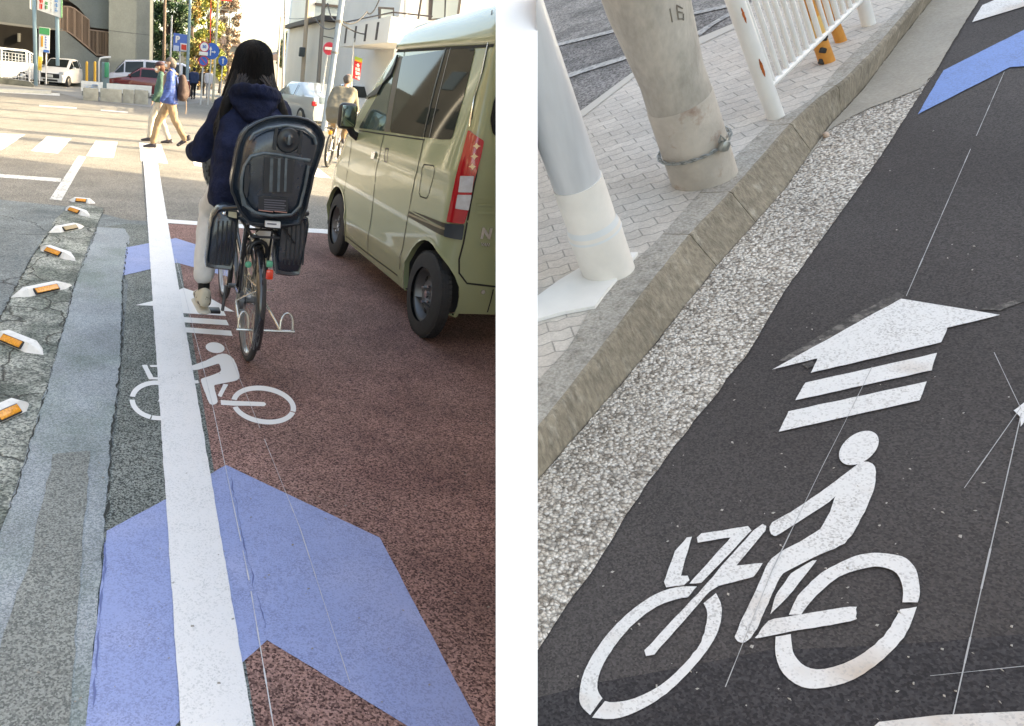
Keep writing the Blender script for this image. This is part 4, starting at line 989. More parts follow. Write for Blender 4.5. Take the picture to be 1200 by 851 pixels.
# second cyclist
def rider(loc,ang):
    M=Matrix.Translation(Vector(loc))@Matrix.Rotation(ang,4,'Z')
    X=lambda v:M@Vector(v)
    bk=empty('bicycle',loc,'small city bicycle with an amber rear lamp ridden near the olive van mirror','bicycle')
    ax=M.to_3x3()@Vector((0,1,0))
    wheel_parts(bk,X((-.5,0,.30)),.30,ax,16,lod=1.6); wheel_parts(bk,X((.52,0,.30)),.30,ax,16,lod=1.6)
    f=MB().tube([X((-.05,0,.28)),X((-.2,0,.78))],.018,8).tube([X((-.05,0,.28)),X((.38,0,.62))],.02,8).tube([X((.36,0,.85)),X((.52,0,.30))],.016,8).tube([X((-.5,0,.3)),X((-.05,0,.28))],.014,8).tube([X((-.5,0,.3)),X((-.17,0,.7))],.012,8)
    build('frame',f,mat('silver_frame',(.5,.5,.5),.3,metal=.5),bk)
    build('handlebar',MB().tube([X((.25,-.27,.98)),X((.36,0,.92)),X((.25,.27,.98))],.013,8).tube([X((.36,0,.92)),X((.36,0,.8))],.014,8),CHR,bk)
    build('saddle',MB().hull([(X((-.26,0,.82)),(.08,.08,.04)),(X((-.05,0,.81)),(.03,.03,.03))]),BLK,bk)
    build('rear_light',MB().rbox(X((-.62,0,.62)),(.07,.07,.07),.02),mat('amber_lens',(.7,.35,.05),.3),bk)
    build('rear_rack',MB().tube([X((-.75,-.06,.70)),X((-.22,-.06,.70))],.01,6).tube([X((-.75,.06,.70)),X((-.22,.06,.70))],.01,6).tube([X((-.75,.06,.70)),X((-.75,-.06,.70))],.01,6),BLK,bk)
    r=empty('person',loc,'grey haired cyclist in an olive grey jacket leaning forward beside the olive van','person')
    b=MB(); fw=M.to_3x3()@Vector((1,0,-.1)); head(b,X((.30,0,1.53)),fw,.97); b.hull([(X((.26,0,1.46)),.05),(X((.16,0,1.36)),.06)])
    b.hull([(X((.12,-.13,1.32)),.06),(X((.12,.13,1.32)),.06),(X((-.2,-.07,.95)),.10),(X((-.2,.07,.95)),.10)])
    P=[((-.18,.09,.92),(.18,.12,.72),(.0,.12,.35),(.12,.12,.24)),((-.18,-.09,.92),(.22,-.11,.86),(.05,-.12,.48),(.18,-.12,.40))]
    for h,k,a,t in P: b.hull([(X(h),.09),(X(k),.06)]); b.hull([(X(k),.057),(X(a),.038)])
    for k in(-1,1):
        b.hull([(X((.12,.18*k,1.32)),.048),(X((.12,.25*k,1.10)),.038)]); b.hull([(X((.12,.25*k,1.10)),.038),(X((.24,.26*k,1.01)),.027)])
        R3=M.to_3x3(); fingers(b,X((.25,.265*k,1.0)),R3@Vector((1,0,-.1)),R3@Vector((0,0,-1)),R3@Vector((0,-k,0)),1)
    bo=organic('body',b,mat('ruddy_skin',(.55,.27,.18),.55),r,.016,3)
    face(bo,X((.30,0,1.53)),fw,.97)
    j=MB(); j.hull([(X((.13,-.15,1.33)),.08),(X((.13,.15,1.33)),.08),(X((-.22,-.12,.98)),.12),(X((-.22,.12,.98)),.12)])
    j.hull([(X((-.22,-.12,.98)),.12),(X((-.22,.12,.98)),.12),(X((-.27,.1,.86)),.10),(X((-.27,-.1,.86)),.10)])
    for k in(-1,1): j.hull([(X((.12,.18*k,1.32)),.075),(X((.11,.25*k,1.10)),.06)]); j.hull([(X((.11,.25*k,1.10)),.06),(X((.22,.26*k,1.02)),.045)])
    organic('jacket',j,mat('olive_jacket',(.17,.155,.115),.85,bump=.8,bscale=14,var=.08),r,.016,4,noiseamp=.014,nscale=6)
    t_=MB()
    for h,k,a,t in P: t_.hull([(X(h),.11),(X(k),.085)]); t_.hull([(X(k),.085),(X(a),.06)])
    organic('trousers',t_,mat('tan_trousers',(.30,.20,.11),.85,var=.2),r,.016,3,noiseamp=.02,nscale=8)
    for h,k,a,t in P: s_=MB(); shoe(s_,X(t),X((a[0]-.06,a[1],a[2]-.07)),.045,.07); organic('shoe',s_,DS,r,.014,2)
    organic('hair',MB().hull([(X((.275,0,1.555)),(.09,.09,.075)),(X((.24,0,1.52)),(.07,.08,.07))]),GH,r,.014,2)
p=G(399,197); rider(p+Vector((-.02,.42,0)),math.radians(62))

# ------------------------------------------------------------------ beyond the crossing
def panel(mb,px,Y,th=.3):
    P=[VY_(x,y,Y) for x,y in px]; return mb.prism(P,(0,th,0))
def P1(px,Y,th=.3): return panel(MB(),px,Y,th)
CON=mat('grey_concrete',(.20,.215,.20),.9,bump=.5,bscale=3,var=.14,vscale=.6,var2=.08,v2scale=14)
CON2=mat('grey_concrete_dark',(.10,.105,.10),.9,var=.2,vscale=1)
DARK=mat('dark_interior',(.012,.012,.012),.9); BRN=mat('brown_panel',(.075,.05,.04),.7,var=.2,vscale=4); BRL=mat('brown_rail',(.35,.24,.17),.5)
YB=47.0
bl=empty('concrete_building',VY_(90,97,YB).xy.to_3d(),'grey concrete building with an outside stair and brown railings across the crossing','building')
m_=MB(); panel(m_,[(-160,-80),(73,-80),(73,34),(40,30.5),(0,25.5),(-160,5)],YB,.5); build('upper_wall',m_,CON,bl)
m_=MB(); panel(m_,[(69,36.5),(76,36.5),(113,67),(129,70),(129,110),(68,110)],YB-.15,.4); build('stair_wall',m_,CON,bl)
m_=MB(); panel(m_,[(80,-80),(128.5,-80),(128.5,34.5),(106,32),(105,24.5),(92,9),(80,0)],YB,.5); build('upper_wall',m_,CON,bl)
m_=MB(); panel(m_,[(128,-80),(177,-80),(174.5,112),(127,108)],YB-.9,1.6); build('corner_wall',m_,CON,bl)
m_=MB(); panel(m_,[(177,-80),(180.5,-80),(178.5,112),(174.5,112)],YB-.5,1.2); build('lit_corner_edge',m_,mat('pale_concrete',(.42,.42,.38),.9,var=.1),bl)  # sunlit right edge of the corner, painted in as paler concrete
m_=MB(); panel(m_,[(128,35.5),(175.5,41),(175.5,41.6),(128,36.1)],YB-.905,.02); build('wall_joint',m_,CON2,bl)
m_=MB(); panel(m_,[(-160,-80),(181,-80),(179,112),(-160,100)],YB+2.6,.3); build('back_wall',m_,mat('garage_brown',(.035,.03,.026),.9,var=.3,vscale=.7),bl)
m_=MB(); panel(m_,[(-160,4),(0,25.5),(40,30.5),(73,34),(73,36),(40,33),(0,28),(-160,8)],YB-.1,.62); build('soffit_edge',m_,mat('pale_edge',(.30,.29,.25),.9),bl)
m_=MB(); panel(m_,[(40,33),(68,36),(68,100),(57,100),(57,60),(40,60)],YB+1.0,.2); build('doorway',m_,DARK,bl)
m_=MB(); panel(m_,[(20.5,39),(23.5,39),(23.5,49),(20.5,49)],YB+2.5,.08); build('wall_lamp',m_,mat('lamp_grey',(.35,.35,.33),.5),bl)
# stairs: dark well, brown balusters, rails
rl=MB(); Ys=YB-.05
m_=MB(); panel(m_,[(70,0),(92,5),(106,24),(129,34),(129,72),(113,68),(75,38)],YB+.9,.2); build('stair_backing',m_,BRN,bl)
def railrun(pts_top,pts_bot,n,Y,w=.03):
    mb=MB()
    def yat(pts,x):
        for (x0_,y0_),(x1_,y1_) in zip(pts,pts[1:]):
            if x<=x1_: return y0_+(y1_-y0_)*(x-x0_)/(x1_-x0_)
        return pts[-1][1]
    for i in range(n+1):
        x=pts_top[0][0]+(pts_top[-1][0]-pts_top[0][0])*i/n
        mb.tube([VY_(x,yat(pts_top,x),Y),VY_(x,yat(pts_bot,x),Y)],w*(1.6 if i%6==0 else .7),5)
    mb.tube([VY_(*p,Y) for p in pts_top],w*1.5,6); mb.tube([VY_(*p,Y) for p in pts_bot],w*1.5,6); return mb
build('stair_railing',railrun([(70,7.5),(82,8),(87,10),(104.5,23.5),(104.6,34)],[(70,36),(80,37.5),(88,43),(104.5,57),(104.6,57)],24,Ys),BRL,bl,smooth=None)
build('landing_railing',railrun([(104.6,35),(128,38)],[(104.6,57),(113,64.5),(128,65.5)],14,Ys+.1),BRL,bl,smooth=None)
# pole sign
PB=mat('pale_blue_pole',(.25,.37,.44),.45,metal=.2); WS=mat('sign_white',(.78,.78,.75),.5); SG=mat('sign_green',(.04,.28,.10),.5); SR=mat('sign_red',(.65,.05,.03),.5); SB=mat('sign_blue',(.03,.14,.45),.5); SO=mat('sign_orange',(.75,.35,.04),.5); SY=mat('sign_yellow',(.75,.6,.12),.5)
sg=empty('sign_tower',VY_(42,98,43).xy.to_3d(),'pole sign with two pale blue posts and a white board of coloured characters','sign')
for (xa,xb,yb) in ((39.3,41.5,99),(66,67.5,70)):
    a=VY_(xa,-60,43); b=VY_(xb,yb,43); build('post',MB().rbox((b+a)/2,(.19,.19,(a-b).length+.6),.02),PB,sg)
bo=build('board',P1([(43.6,-60),(71.6,-56),(71.3,21),(43.8,11.5)],42.8,.12),WS,sg); build('board_edge',P1([(71.5,-56),(73,-56),(72.5,20.5),(71.2,21)],42.75,.2),mat('sign_green_edge',(.15,.35,.18),.5),bo)
build('side_board',P1([(34.8,-60),(36.5,-60),(36.5,11),(34.8,10)],42.8,.12),WS,sg)
def glyphs(px_box,Y,n,m,parent,seed=1,name='lettering',slope=.22):
    rnd=random.Random(seed); x0,y0,x1,y1=px_box; mb=MB(); h=(y1-y0)/n
    for k in range(n):
        yy=y0+k*h
        for j in range(5):
            w=(x1-x0)
            if rnd.random()<.5:
                a=rnd.uniform(.1,.9)*h*.8; mb.prism([VY_(x,y+slope*(x-x0),Y) for x,y in ((x0,yy+a),(x1,yy+a),(x1,yy+a+h*.13),(x0,yy+a+h*.13))],(0,-.01,0))
            else:
                a=rnd.uniform(.05,.8)*w; mb.prism([VY_(x,y+slope*(x-x0),Y-.011) for x,y in ((x0+a,yy),(x0+a+w*.16,yy),(x0+a+w*.16,yy+h*.85),(x0+a,yy+h*.85))],(0,-.01,0))
    return build(name,mb,m,parent,smooth=None)
glyphs((45.5,-58,50.5,11),42.78,10,SR,bo,1); glyphs((52.5,-58,56,12),42.78,12,SG,bo,2); glyphs((64,-56,68,15),42.78,12,mat('sign_sky',(.15,.35,.65),.5),bo,3); glyphs((59,-57,61,14),42.78,12,mat('sign_grey',(.5,.5,.48),.5),bo,4)
# banner
bn=empty('banner_sign',VY_(48,72,42).xy.to_3d(),'narrow white green and orange notice board under the pole sign','sign')
bb=build('board',P1([(46,31.5),(58.5,33),(57.8,62.5),(50.2,61),(50,71),(45.3,70)],42.3,.06),WS,bn)
for px,m in (([(46.2,32),(58.2,33.5),(58.1,41.5),(46,39.5)],SG),([(48,42),(50.6,42.3),(50.3,55),(47.7,54.5)],SO),([(51,58),(57.8,59),(57.7,62),(50.8,61)],SB)): build('band',P1(px,42.28,.015),m,bb)
glyphs((52.3,42.5,54.8,57),42.27,5,SB,bb,7)
build('lower_board',P1([(44.8,66),(49.6,66.6),(48.6,83),(44.2,82)],42.25,.05),SY,bn); glyphs((45.8,68,47.8,80),42.22,4,SO,bn,9)
build('post',MB().tube([VY_(54.3,62,42.4),VY_(54,99,42.4)],.04,6).tube([VY_(46,33,42.4),VY_(46,99,42.4)],.03,6),mat('white_post_paint',(.7,.7,.7),.5),bn)
# white mesh fence and low wall on the left
fn=empty('mesh_fence',VY_(15,92,41).xy.to_3d(),'white mesh fence on a low concrete kerb at the left edge','fence')
WP=mat('white_post_paint'); mb=MB()
for i in range(26):
    x=-60+i*3.9; mb.tube([VY_(x,60+.14*x,40.5),VY_(x,91+.14*x,40.5)],.012,4)
for j in range(9): mb.tube([VY_(-60,52+j*3.8,40.5),VY_(38,65.5+j*3.8,40.5)],.012,4)
build('mesh',mb,WP,fn,smooth=None)
for x in (-50,1.5,34.5): build('post',MB().tube([VY_(x,58+.14*x,40.5),VY_(x,95+.14*x,40.5)],.045,8),WP,fn)
build('footing',P1([(-60,82),(34,95.5),(39,99.5),(39,102),(-60,92)],40.4,.4),mat('mossy_concrete',(.16,.16,.13),.9,var=.4,vscale=3),fn)

# ---- cars
def car(name,loc,ang,label,paint,prof,length,width,group=None,plate=True,headl=None,taill=None,grille=None,glass=GL,wheels=True,wb=(.16,.83)):
    """prof: list of (t along length, z belt, z roof, roof half-width factor)"""
    M=Matrix.Translation(Vector(loc))@Matrix.Rotation(ang,4,'Z'); X=lambda x,y,z:M@Vector((x,y,z))
    r=empty(name,loc,label,'car' if 'van' not in name else 'van',group)
    hw=width/2; secs=[]
    for (t,zb_,zr,rf) in prof:
        x=(t-.5)*length; e=1-.16*max(0,(abs(t-.5)-.36)/.14)**1.6; w=hw*e
        secs.append([(x,w*.94,.22),(x,w,.42),(x,w,.62*zb_+.1),(x,w*.965,zb_),(x,w*rf,max(zb_+.01,zr-.05)),(x,w*rf*.86,zr),(x,0,zr+.02)])
    vs=[];fs=[]; n=7
    full=[s+[(x,-y,z) for x,y,z in s[:-1][::-1]] for s in secs]; m=len(full[0])
    for i,s in enumerate(full):
        vs+=[X(*p) for p in s]
        if i:
            for k in range(m): fs.append(((i-1)*m+k,(i-1)*m+(k+1)%m,i*m+(k+1)%m,i*m+k))
    fs+=[tuple(range(m)),tuple(range((len(full)-1)*m,len(full)*m))[::-1]]
    build('body',MB().add(vs,fs),paint,r,smooth=38)
    def lerp(a,b,t): return tuple(a[i]+(b[i]-a[i])*t for i in range(3))
    # side glass and screens
    for sgn in(-1,1):
        for i0,i1 in [(i,i+1) for i in range(len(prof)-1)]:
            a,b=prof[i0],prof[i1]
            if a[2]-a[1]>.12 or b[2]-b[1]>.12:
                f=lambda i,k,o=0: Vector(X(secs[i][k][0],sgn*(secs[i][k][1]+.012),secs[i][k][2]))
                A0,A1=f(i0,3),f(i0,4); B0,B1=f(i1,3),f(i1,4)
                q_=[A0.lerp(A1,.10).lerp(B0.lerp(B1,.10),.04),A0.lerp(A1,.10).lerp(B0.lerp(B1,.10),.95),A0.lerp(A1,.93).lerp(B0.lerp(B1,.93),.95),A0.lerp(A1,.93).lerp(B0.lerp(B1,.93),.04)]
                build('side_window',MB().poly(q_),glass,r,smooth=None)
    for i in range(len(prof)-1):
        a,b=prof[i],prof[i+1]
        if abs(b[2]-a[2])>.22 and min(a[2]-a[1],b[2]-b[1])<.1:
            lo,hi=(i,i+1) if a[2]<b[2] else (i+1,i)
            up_=Vector((0,0,.012)); fr=Vector(M.to_3x3()@Vector((-.012 if lo<hi else .012,0,0)))
            q_=[Vector(X(secs[lo][5][0],secs[lo][5][1]*.98,secs[lo][5][2])),Vector(X(secs[lo][5][0],-secs[lo][5][1]*.98,secs[lo][5][2])),Vector(X(secs[hi][5][0],-secs[hi][5][1]*.95,secs[hi][5][2])),Vector(X(secs[hi][5][0],secs[hi][5][1]*.95,secs[hi][5][2]))]
            q2=[q_[0].lerp(q_[3],.08),q_[1].lerp(q_[2],.08),q_[1].lerp(q_[2],.93),q_[0].lerp(q_[3],.93)]
            build('windscreen' if lo<hi else 'rear_window',MB().poly([v+up_*1.5+fr for v in q2]),glass,r,smooth=None)
    if wheels:
        for t in wb:
            for sgn in(-1,1):
                c=X((t-.5)*length,sgn*(hw-.09),.30); ax=M.to_3x3()@Vector((0,sgn,0))
                w_=build('wheel',MB().lathe([(0,.10),(.18,.10),(.28,.10),(.30,.07),(.30,-.08),(0,-.08)],c,ax,24),RUB,r)
                build('rim',MB().lathe([(0,.115),(.17,.112),(.19,.10)],c,ax,24),mat('alloy'),w_)
    def fpatch(y0,y1,z0,z1,x,m,nm,d=.05,rb=.02): build(nm,MB().rbox(X(x,(y0+y1)/2,(z0+z1)/2),(d,abs(y1-y0),z1-z0),rb,M.to_3x3()),m,r)
    xf=-length/2
    if plate: fpatch(-.17,.17,.45,.60,xf-.035,mat('plate_white',(.75,.75,.72),.5),'number_plate',.02,.004)
    if grille:
        fpatch(-hw*.62,hw*.62,*grille,xf+.01,BLK,'grille',.06,.03)
        fpatch(-hw*.5,hw*.5,.25,.36,xf+.01,BLK,'lower_grille',.06,.03)
    if headl:
        for s_ in(-1,1): fpatch(s_*hw*.60,s_*hw*.90,*headl,xf+.06,CLR,'headlight',.1,.03)
    if taill:
        for s_ in(-1,1): fpatch(s_*hw*.72,s_*hw*.93,*taill,length/2-.03,RED,'tail_lamp',.1,.03)
    for s_ in(-1,1):
        tt=.30 if prof[2][2]>prof[1][2] else .3
        build('door_mirror',MB().rbox(X((tt-.5)*length+.05,s_*(hw+.09),1.0),(.10,.18,.12),.03,M.to_3x3()),paint,r)
    return r
CW=mat('white_car_paint',(.72,.73,.74),.25,coat=1); CR=mat('maroon_car_paint',(.16,.012,.018),.25,coat=1); CS=mat('silver_car_paint',(.42,.45,.46),.3,metal=.3,coat=1)
hatch=[(0,.62,.62,.7),(.03,.74,.75,.85),(.22,.93,.96,.86),(.40,.96,1.44,.76),(.62,.97,1.50,.77),(.88,1.0,1.38,.74),(.97,.98,1.02,.8),(1,.8,.82,.85)]
sedan_p=[(0,.60,.60,.7),(.03,.70,.72,.85),(.27,.90,.93,.88),(.43,.92,1.38,.74),(.65,.93,1.40,.74),(.85,.96,1.06,.84),(.98,.95,.98,.85),(1,.72,.74,.85)]
box=[(0,.70,.70,.8),(.02,.9,.93,.86),(.10,1.0,1.06,.86),(.22,1.02,1.68,.82),(.45,1.02,1.78,.84),(.9,1.02,1.76,.84),(.99,1.0,1.6,.84),(1,.8,.84,.85)]
p=G(72,101); car('parked_car',(p.x+.05,p.y+.6,0),math.radians(74),'white hatchback with a black grille parked nose out under the grey building',CW,hatch,3.9,1.72,headl=(.62,.78),grille=(.42,.66))
car('parked_van',(VY_(4,90,45.8).x-.6,46.2,0),math.radians(20),'white van behind the mesh fence at the left edge',CW,box,4.4,1.75,headl=(.7,.9),grille=(.6,.78))
p=VY_(160,105,38.5); car('parked_car',(p.x+.55,39.2,0),math.radians(-6),'maroon red car seen from its side behind the white planter boards',CR,sedan_p,4.3,1.7,headl=(.55,.7))
p=VY_(158,98,42); car('minivan',(p.x+.75,42.8,0),math.radians(-4),'white and lilac minivan parked behind the maroon red car',mat('lilac_white_paint',(.62,.62,.70),.25,coat=1),box,4.5,1.75)
p=VY_(362,130,25.5); car('moving_car',(p.x+.35,27.5,0),math.radians(-78),'pale silver saloon car ahead of the cyclist near the far side of the junction',CS,sedan_p,4.4,1.75,glass=mat('sky_glass',(.10,.14,.16),.05,coat=1,spec=1),taill=(.68,.84),plate=False)
p=VY_(412,118,30); car('moving_car',(p.x+.6,31,0),math.radians(95),'white car mostly hidden between the second cyclist and the olive van',CW,hatch,3.9,1.7)
# yellow bollards, barrier gate, planter boards, concrete blocks
YL=mat('yellow_post_paint',(.72,.40,.06),.5)
for (x,y0,y1,lb) in ((101.8,72,101,'left of two tall yellow posts behind the white planter board'),(111.3,72,101,'right of two tall yellow posts beside the white barrier arch')):
    a=VY_(x,y0,37); b=VY_(x-.2,y1,37); b.z=0; o=build('yellow_post',MB().lathe([(0,(a-b).length),(.03,(a-b).length),(.06,(a-b).length-.04),(.065,0)],b,(0,0,1),16),YL); tag(o,lb,'bollard','yellow posts by the parking gate')
ga=empty('parking_gate',VY_(120,105,37.5).xy.to_3d(),'white tubular arch with a green and grey parking machine','gate')
build('arch',MB().tube([VY_(116,106,37.5),VY_(116,72,37.5),VY_(117.5,68.5,37.5),VY_(122,67.5,37.5),VY_(130,67.2,37.5)],.045,8),WP,ga)
build('machine',MB().rbox(VY_(123.5,91,37.6),(.36,.35,1.35),.03),mat('machine_grey',(.16,.24,.26),.5),ga); build('machine_panel',MB().rbox(VY_(125,82,37.35),(.20,.06,.65),.02),mat('machine_green',(.03,.28,.14),.4),ga)
for px,lb in (([(95,94.5),(120.5,96.5),(120,108),(95,106.5)],'short white board with pale blue lettering by the gate'),([(125,97.5),(178,101),(177,112),(125,108.5)],'long white board in front of the maroon red car')):
    o=empty('planter_board',VY_(px[3][0],px[3][1],33.5).xy.to_3d(),lb,'barrier'); bo=build('board',P1(px,33.5,.10),mat('board_white',(.75,.75,.72),.6,var=.06),o)
    build('feet',P1([(px[3][0]+1,107),(px[3][0]+3,107),(px[3][0]+3,112),(px[3][0]+1,112)],33.5,.2).prism([VY_(x,y,33.5) for x,y in [(px[2][0]-4,109),(px[2][0]-2,109),(px[2][0]-2,114),(px[2][0]-4,114)]],(0,.2,0)),CON,o)
    if px[0][0]<100: glyphs((98,98,116,104),33.48,2,mat('faint_blue_ink',(.4,.5,.65),.6),bo,5,slope=.07)
for i,(x0,x1,yo) in enumerate(((97,115,0),(117,143,.8),(143.5,157,1.5),(157,174,2))):
    px=[(x0,106.5+yo),(x1,107.5+yo),(x1,121.5+yo*.9),(x0,119.8+yo*.9)]
    P=[VY_(x,y,31.3+i*.12) for x,y in px]; zb_=min(v.z for v in P)
    mb=MB().rbox((sum((v for v in P),Vector())/4+Vector((0,.25,0))),((P[1]-P[0]).length*.97,.5,.66),.03); mb.xf(lambda v:v if v.z>.12 else Vector((v.x,v.y,0)))
    o=build('concrete_block',mb,mat('rough_block',(.34,.33,.28),.9,bump=1,bscale=14,var=.2,vscale=4)); tag(o,['leftmost mossy concrete barrier block below the short white board','long concrete barrier block second from the left below the boards','small middle concrete barrier block under the long white board','rightmost concrete barrier block next to the walkers'][i],'barrier block','concrete blocks along the far kerb')
# far pavement strip
struct(sheet('far_pavement',[(-150,100),(60,107),(100,117),(178,126),(232,121),(252,112),(262,103),(180,97),(100,90),(0,82),(-150,72)],.01,mat('far_paving',(.24,.24,.23),.9,var=.12,vscale=2)))
struct(build('far_kerb',MB().prism([G(-150,102.5),G(60,110.5),G(60,109.5),G(-150,101.5)],(0,0,.12)),mat('pale_concrete')))

# ---- trees
def tree(name,base,h,crown_c,crown_r,m,label,n=1500,leaf=.2,group=None,seed=0,trunk_r=.16):
    rnd=random.Random(seed); base=Vector(base); cc=Vector(crown_c)
    t=empty(name,base,label,'tree',group)
    tb=MB().tube([base,base.lerp(cc,.5)+Vector((.1,0,0)),cc],[trunk_r,trunk_r*.8,trunk_r*.5],10); lim=[]
    for k in range(16):
        d=Vector((rnd.uniform(-1,1),rnd.uniform(-1,1),rnd.uniform(-.6,1))).normalized(); e=cc+Vector((d.x*crown_r[0],d.y*crown_r[1],d.z*crown_r[2]))*.75; s=base.lerp(cc,rnd.uniform(.45,.95))
        tb.tube([s,s.lerp(e,.5)+Vector((0,0,.2)),e],[trunk_r*.35,trunk_r*.22,.02],5); lim.append(e)
    build('trunk',tb,mat('bark',(.09,.065,.05),.9,var=.3,vscale=8),t)
    cl=[]
    for k in range(46):
        d=Vector((rnd.gauss(0,1),rnd.gauss(0,1),rnd.gauss(0,1))).normalized()*rnd.uniform(.35,1)**.6
        cl.append((cc+Vector((d.x*crown_r[0],d.y*crown_r[1],d.z*crown_r[2])),rnd.uniform(.12,.30)*min(crown_r)*1.3))
    mb=MB()
    for k in range(int(n*2.6)):
        c,r=rnd.choice(cl); d=Vector((rnd.gauss(0,1),rnd.gauss(0,1),rnd.gauss(0,.8)))*.55*r; p=c+d
        a=Vector((rnd.gauss(0,1),rnd.gauss(0,1),rnd.gauss(0,1))).normalized(); b=a.orthogonal().normalized(); c2=a.cross(b); s=leaf*rnd.uniform(.5,1.05)
        mb.add([p-b*s*.5,p+c2*s*.28+a*.03,p+b*s*.5,p-c2*s*.28],[(0,1,2,3)])
    build('crown',mb,m,t,smooth=None); return t
def leafm(name,c1,c2,sc=1.2):
    m=mat(name,c1,.6,var=.35,vscale=3,col2=c2,c2scale=sc,c2amt=(.42,.58)); p=m.node_tree.nodes['Principled BSDF']; p.inputs['Subsurface Weight'].default_value=0
    return m
LG=leafm('green_leaves',(.06,.12,.035),(.02,.05,.02)); LYg=leafm('yellow_leaves',(.42,.36,.05),(.20,.24,.05)); LO=leafm('orange_leaves',(.34,.20,.06),(.22,.25,.07)); LP=leafm('dusty_leaves',(.40,.28,.20),(.24,.20,.13)); LB=leafm('blue_green_leaves',(.12,.18,.14),(.28,.26,.10))
def tr_px(name,xc,yc,rx,ry,Y,m,lb,n,seed,leaf=.22,tx=None):
    c=VY_(xc,yc,Y); s=(VY_(xc+1,yc,Y)-c).length; b=Vector((VY_(tx or xc,100,Y).x,Y,0))
    return tree(name,b,4,c,(rx*s,rx*s*.9,ry*s),m,lb,n,leaf,None,seed)
tr_px('evergreen_tree',198,25,24,62,56,LG,'dark green tree beside the grey concrete building',5200,1,.26,200)
tr_px('autumn_tree',233,72,17,26,64,LO,'orange leaved autumn tree behind the round traffic signs',2600,2,.26)
tr_px('ginkgo_tree',243,20,19,55,72,LYg,'tall yellow leaved tree over the far pavement',3600,3,.30,248)
tr_px('autumn_tree',267,45,14,50,84,LP,'dusty brown pink tree farthest along the pavement, behind the cyclist',3000,4,.34)
tr_px('autumn_tree',224,8,12,24,66,LO,'small orange clump of a tree above the parking sign',1200,9,.26,226)
tr_px('street_tree',336,62,11,22,78,LB,'grey green tree at the end of the far street',1500,5,.34)
tr_px('ginkgo_tree',258,78,8,18,60,LYg,'low yellow green tree just left of the cyclist head',900,6,.24)
# ---- poles, signs
def pole(px_top,px_bot,Y,r,m,label,name='utility_pole',cat='pole',grp=None):
    a=VY_(*px_top,Y); b=VY_(*px_bot,Y); d=(a-b).normalized(); b0=b-d*(b.z/d.z)
    o=build(name,MB().tube([b0,a],[r,r*.85],10),m); return tag(o,label,cat,grp)
WOOD=mat('brown_pole_paint',(.17,.12,.09),.8,var=.2); WPl=mat('white_pole_paint',(.62,.63,.62),.5); PBL=mat('blue_grey_pole',(.34,.40,.45),.5,metal=.2,var=.1); CPO=mat('concrete_pole',(.42,.38,.34),.8,var=.1); GPO=mat('grey_brown_pole',(.22,.20,.18),.8)
pole((194.5,-60),(192,70),46,.10,WOOD,'brown pole in front of the dark green tree'); pole((201.5,18),(199,95),42,.055,WPl,'short white post left of the blue parking sign')
pole((225.5,-60),(218.5,108),40,.085,mat('pale_blue_pole'),'tall pale blue post right of the blue parking sign')
pole((259,-60),(249.5,118),40,.065,mat('cream_pole',(.62,.58,.44),.6),'tall cream post beside the blue arrow sign')
pole((336,-60),(331,110),62,.10,CPO,'thin pale utility pole standing in the far street, left one'); pole((329,20),(324,110),75,.10,CPO,'shorter pale utility pole at the far end of the street')
pole((365,-60),(353,112),38,.11,mat('peach_pole',(.50,.40,.30),.8),'peach coloured concrete pole with a transformer and brown base')
pole((383.5,-60),(372,112),30,.085,GPO,'grey brown pole left of the no entry sign')
pp=empty('lamp_post',VY_(387,120,24).xy.to_3d(),'thick blue grey street pole right of the no entry sign','pole'); a=VY_(409,-60,24); b=VY_(384,120,24); d=(a-b).normalized(); b-=d*(b.z/d.z)
build('shaft',MB().tube([b,a],[.105,.085],12),PBL,pp); build('clamp',MB().lathe([(.115,-.04),(.115,.04)],b.lerp(a,.62),d,16).lathe([(.115,-.03),(.115,.03)],b.lerp(a,.45),d,16),GPO,pp)

o=build('transformer',MB().rbox(VY_(354,61,37.7),(.28,.25,.42),.04),mat('dark_box',(.06,.07,.07),.6)); tag(o,'dark box fixed to the peach coloured pole','junction box')
def disc_sign(name,c,r,label,face,rimm,deco,pole_b,cat='traffic sign'):
    e=empty(name,(c.x,c.y,0),label,cat); n=(0,-1,0)
    build('disc',MB().lathe([(0,.012),(r*.80,.012),(r*.80,-.005),(0,-.005)],c,n,36),face,e); build('rim',MB().lathe([(r*.80,.010),(r*.80,.016),(r,.014),(r,-.01),(r*.8,-.01)],c,n,36),rimm,e)
    if pole_b: build('post',MB().tube([c+Vector((0,.05,r*.6)),Vector((c.x+(pole_b-0),c.y+.05,0))],.032,8),WPl,e)
    if deco: deco(e,c)
    return e
BLs=mat('sign_blue_bright',(.02,.13,.50),.45); Rr=mat('sign_red_rim',(.55,.05,.10),.5)
Ysn=36
def deco50(e,c): build('numerals',place_text('50',.17,c+Vector((0,-.03,0)),(1,0,0),(0,0,1),.006,.006),BLs,e,smooth=None)
s1=VY_(239.5,55,Ysn); disc_sign('speed_sign',s1,.23,'round white speed limit sign with a red rim above the plate',WS,Rr,deco50,-.02)
def decoNP(e,c): build('slash',MB().box(c+Vector((0,-.025,0)),(.30,.01,.045),Matrix.Rotation(math.radians(45),3,'Y')),Rr,e)
s2=VY_(238.3,71.5,Ysn-.1); disc_sign('no_parking_sign',s2,.23,'round blue no parking sign with a red rim and slash',BLs,Rr,decoNP,-.02)
o=build('sign_plate',MB().rbox(VY_(238.5,63,Ysn-.2),(.40,.02,.15),.008),WS); tag(o,'small white plate between the two round red rimmed signs','sign plate')
